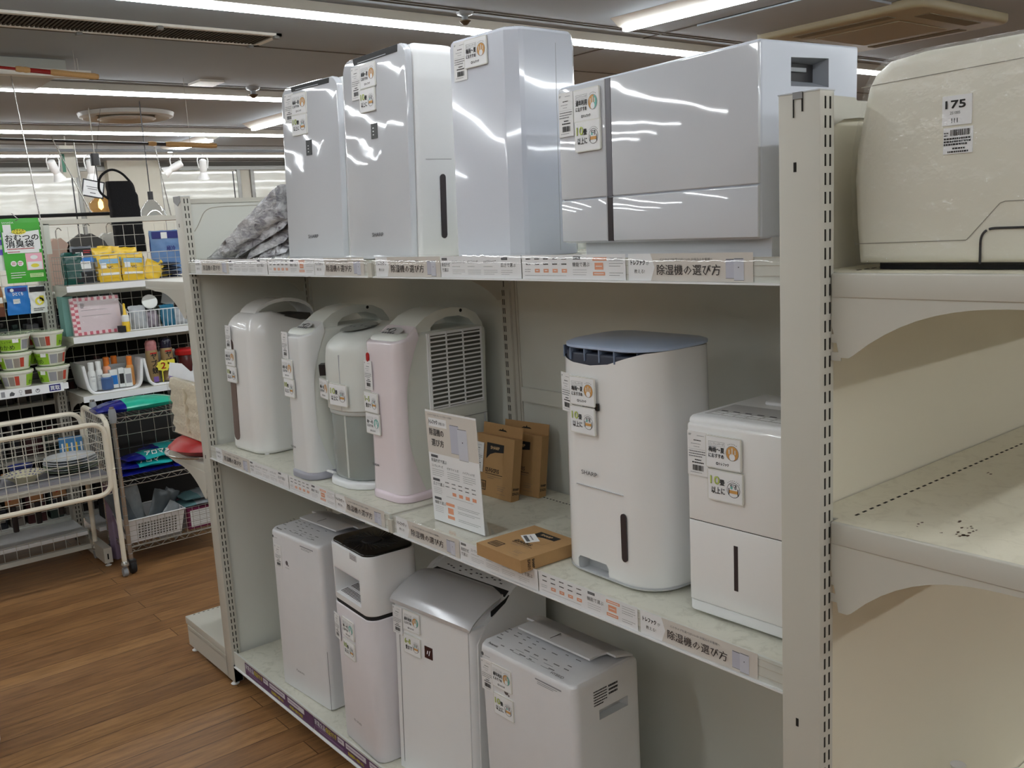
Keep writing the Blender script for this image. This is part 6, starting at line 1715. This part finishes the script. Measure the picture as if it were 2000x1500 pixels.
for k in range(2):
    lying('zip_bag', 'clear zip bag with teal edge lying on the magenta carton, ' + ('lower' if k == 0 else 'upper') + ' one', -1.72, .42 + k * .02, .247 + k * .03, .24, .2, .03, mat('zip_teal', (96, 130, 134), .2, var=.2), SG, -4 + 7 * k, 30 + k, 'zip bags on the magenta carton')
# --- on the far gondola's left shelves
v = thing('folded_cloth_pack', 'folded tan cloth in clear bag on the shelf left of the far post', 'cloth', (-.45, .02, .912))
CL = mat('tan_cloth', (226, 216, 192), .85, var=.05, bump=.5, scale=90)
rings = []
for k in range(14):
    z = .215 * k / 13; q = .004 * math.sin(k * 2.1)
    rings.append(rrect(.0 + q, .33, .002 + q, .14, .02, z, 4))
m = MB().loft(rings, CL)
m.tube([(.18 + .004 * math.sin(k * 1.9), .0, .02 + .013 * k) for k in range(14)], .008, CL, 6)
m.build('cloth', v, smooth=60)
MB().body(-.006, .34, -.006, .146, -.001, .228, .02, FILM, bt=.02).add([(-.008, .01, .222), (.30, .01, .222), (.33, .02, .245), (.25, .03, .262), (.17, .035, .25), (.1, .03, .275), (-.005, .02, .272)], [(0, 1, 2, 3, 4, 5, 6)], mat('bag_header_white', (214, 214, 216), .3, var=.1)).build('film_bag', v, smooth=60)
v = thing('red_pan', 'red enamel pan under the folded tan cloth', 'pan', (-.275, .135, .847))
m = MB().lathe([(.001, 0), (.13, 0), (.15, .006), (.185, .028), (.19, .03), (.185, .033), (.165, .05), (.12, .062), (.001, .064)], RED, n=36)
m.build('pan', v, smooth=50)
MB().lathe([(.19, .004), (.20, .006), (.205, .012), (.20, .014)], CHROME, n=36, cap0=False, cap1=False).build('rim', v)
for k in range(2):
    pack('blue and clear bag hanging above the wire rack end, ' + ('lower' if k else 'upper') + ' one', .9 + .02 * k, .82 + .05 * k, .1, .12, BB, x=-1.75, name='hanging_bag', seed=120 + k)
# --- seen above the mesh gondola
v = thing('black_cloth_bag', 'long black knit bag with shoulder strap hanging over the mesh gondola', 'bag', (-2.66, .535, 1.60), 90)
m = MB(); rings = []
for k in range(16):
    t = k / 15; z = .42 * t; a = .015 - .012 * t; b_ = .185 - .02 * t
    if t > .8: b_ -= .03 * (t - .8) / .2
    rings.append(rrect(a + .002 * math.sin(k * 3), b_ + .002 * math.sin(k * 2.3), -.04, .04, .02, z + (.0), 4))
BKF = mat('black_knit', (20, 19, 22), .95, bump=.6, scale=160)
m.loft(rings, BKF); m.build('bag', v, smooth=60)
MB().tube(rounded([(.005, 0, .32), (-.045, 0, .36), (-.035, 0, .45), (.04, 0, .495), (.10, 0, .47), (.155, 0, .40), (.16, 0, .36)], .05, 5), .007, BKF, 8).build('strap', v)
tag(MB().tube([(-2.9, -1.6, 1.842), (-2.9, .66, 1.842)], .011, BLACK, 8).tube([(-2.9, .64, 1.842), (-2.9, .64, .0)], .011, BLACK, 8).tube([(-2.9, -1.5, 1.842), (-2.9, -1.5, 0)], .011, BLACK, 8).build('garment_rack'), 'black garment rail behind the mesh gondola', 'rack')
HATM = [mat('garment_pink', (214, 184, 168), .9), mat('garment_grey', (96, 94, 92), .9), mat('garment_pale', (206, 204, 196), .9), mat('garment_dark', (70, 66, 66), .9)]
def hanger(label, y, z, w_, m0, rz=90, x=-3.1):
    v = thing('hanging_garment', label, 'garment', (x, y, z), rz, 'garments on the rail behind the mesh gondola')
    sh = [(-w_ / 2, -.06), (-w_ * .42, -.02), (-w_ * .12, .03), (0, .02), (w_ * .12, .03), (w_ * .42, -.02), (w_ / 2, -.06), (w_ * .44, -.5), (-w_ * .44, -.5)]
    def sc(f, y_): return [(a * f, y_, b) for a, b in sh]
    MB().loft([sc(.96, -.03), sc(1, -.01), sc(1, .01), sc(.96, .03)][::1], m0).build('garment', v, smooth=50)
    MB().tube(rounded([(0, 0, .02), (0, 0, .075), (.02, 0, .095), (.035, 0, .075)], .015, 4), .0025, CHROME, 5).build('hook', v)
hanger('pale pink top, leftmost hanging behind the mesh gondola', .33, 1.68, .17, HATM[0])
hanger('grey top hanging behind the mesh, right of the pink one', .50, 1.70, .26, HATM[1])
hanger('pale top hanging behind the mesh, left of the black bag', .66, 1.70, .2, HATM[2], x=-3.19)
hanger('dark top hanging behind the black knit bag', .78, 1.62, .24, HATM[3], x=-3.28)
tag(MB().tube([(-3.0, -1.5, 1.80), (-3.2, 1.6, 1.80)], .010, CHROME, 8).tube([(-3.2, 1.6, 1.8), (-3.2, 1.6, 0)], .01, CHROME, 8).tube([(-3.0, -1.5, 1.8), (-3.0, -1.5, 0)], .01, CHROME, 8).build('clothes_rail'), 'chrome clothes rail carrying the tops behind the mesh gondola', 'rack')
for n_, (x, y0_, z0_, y1_, z1_) in enumerate(((-3.05, .49, 2.30, .51, 1.80), (-3.05, .98, 2.29, 1.04, 1.80), (-2.6, .09, 2.62, .14, 1.81), (-2.9, .33, 2.30, .50, 1.84))):
    tag(MB().tube([(x, y0_, z0_), (x, y1_, z1_)], .004, CHROME, 6).build('support_rod'), ('thin metal rod meeting the dark fishing rod left of the black bag', 'thin metal rod meeting the dark fishing rod at its cork grip', 'thin metal rod rising above the green diaper-bag pack', 'thin slanting metal rod behind the leftmost spotlight')[n_], 'rod', 'thin support rods behind the mesh gondola')
# round white thing at the lower left picture edge
v = thing('white_appliance', 'corner of a white rounded appliance at the lower left edge', 'appliance', (-.45, -1.10, .004), 0)
MB().body(0, .318, 0, .335, .012, .50, .045, WHITE, bt=.02, bb=.02, n=8).build('body', v)
MB().body(.03, .29, .03, .305, 0, .014, .03, DARK, bt=.002).build('foot', v)
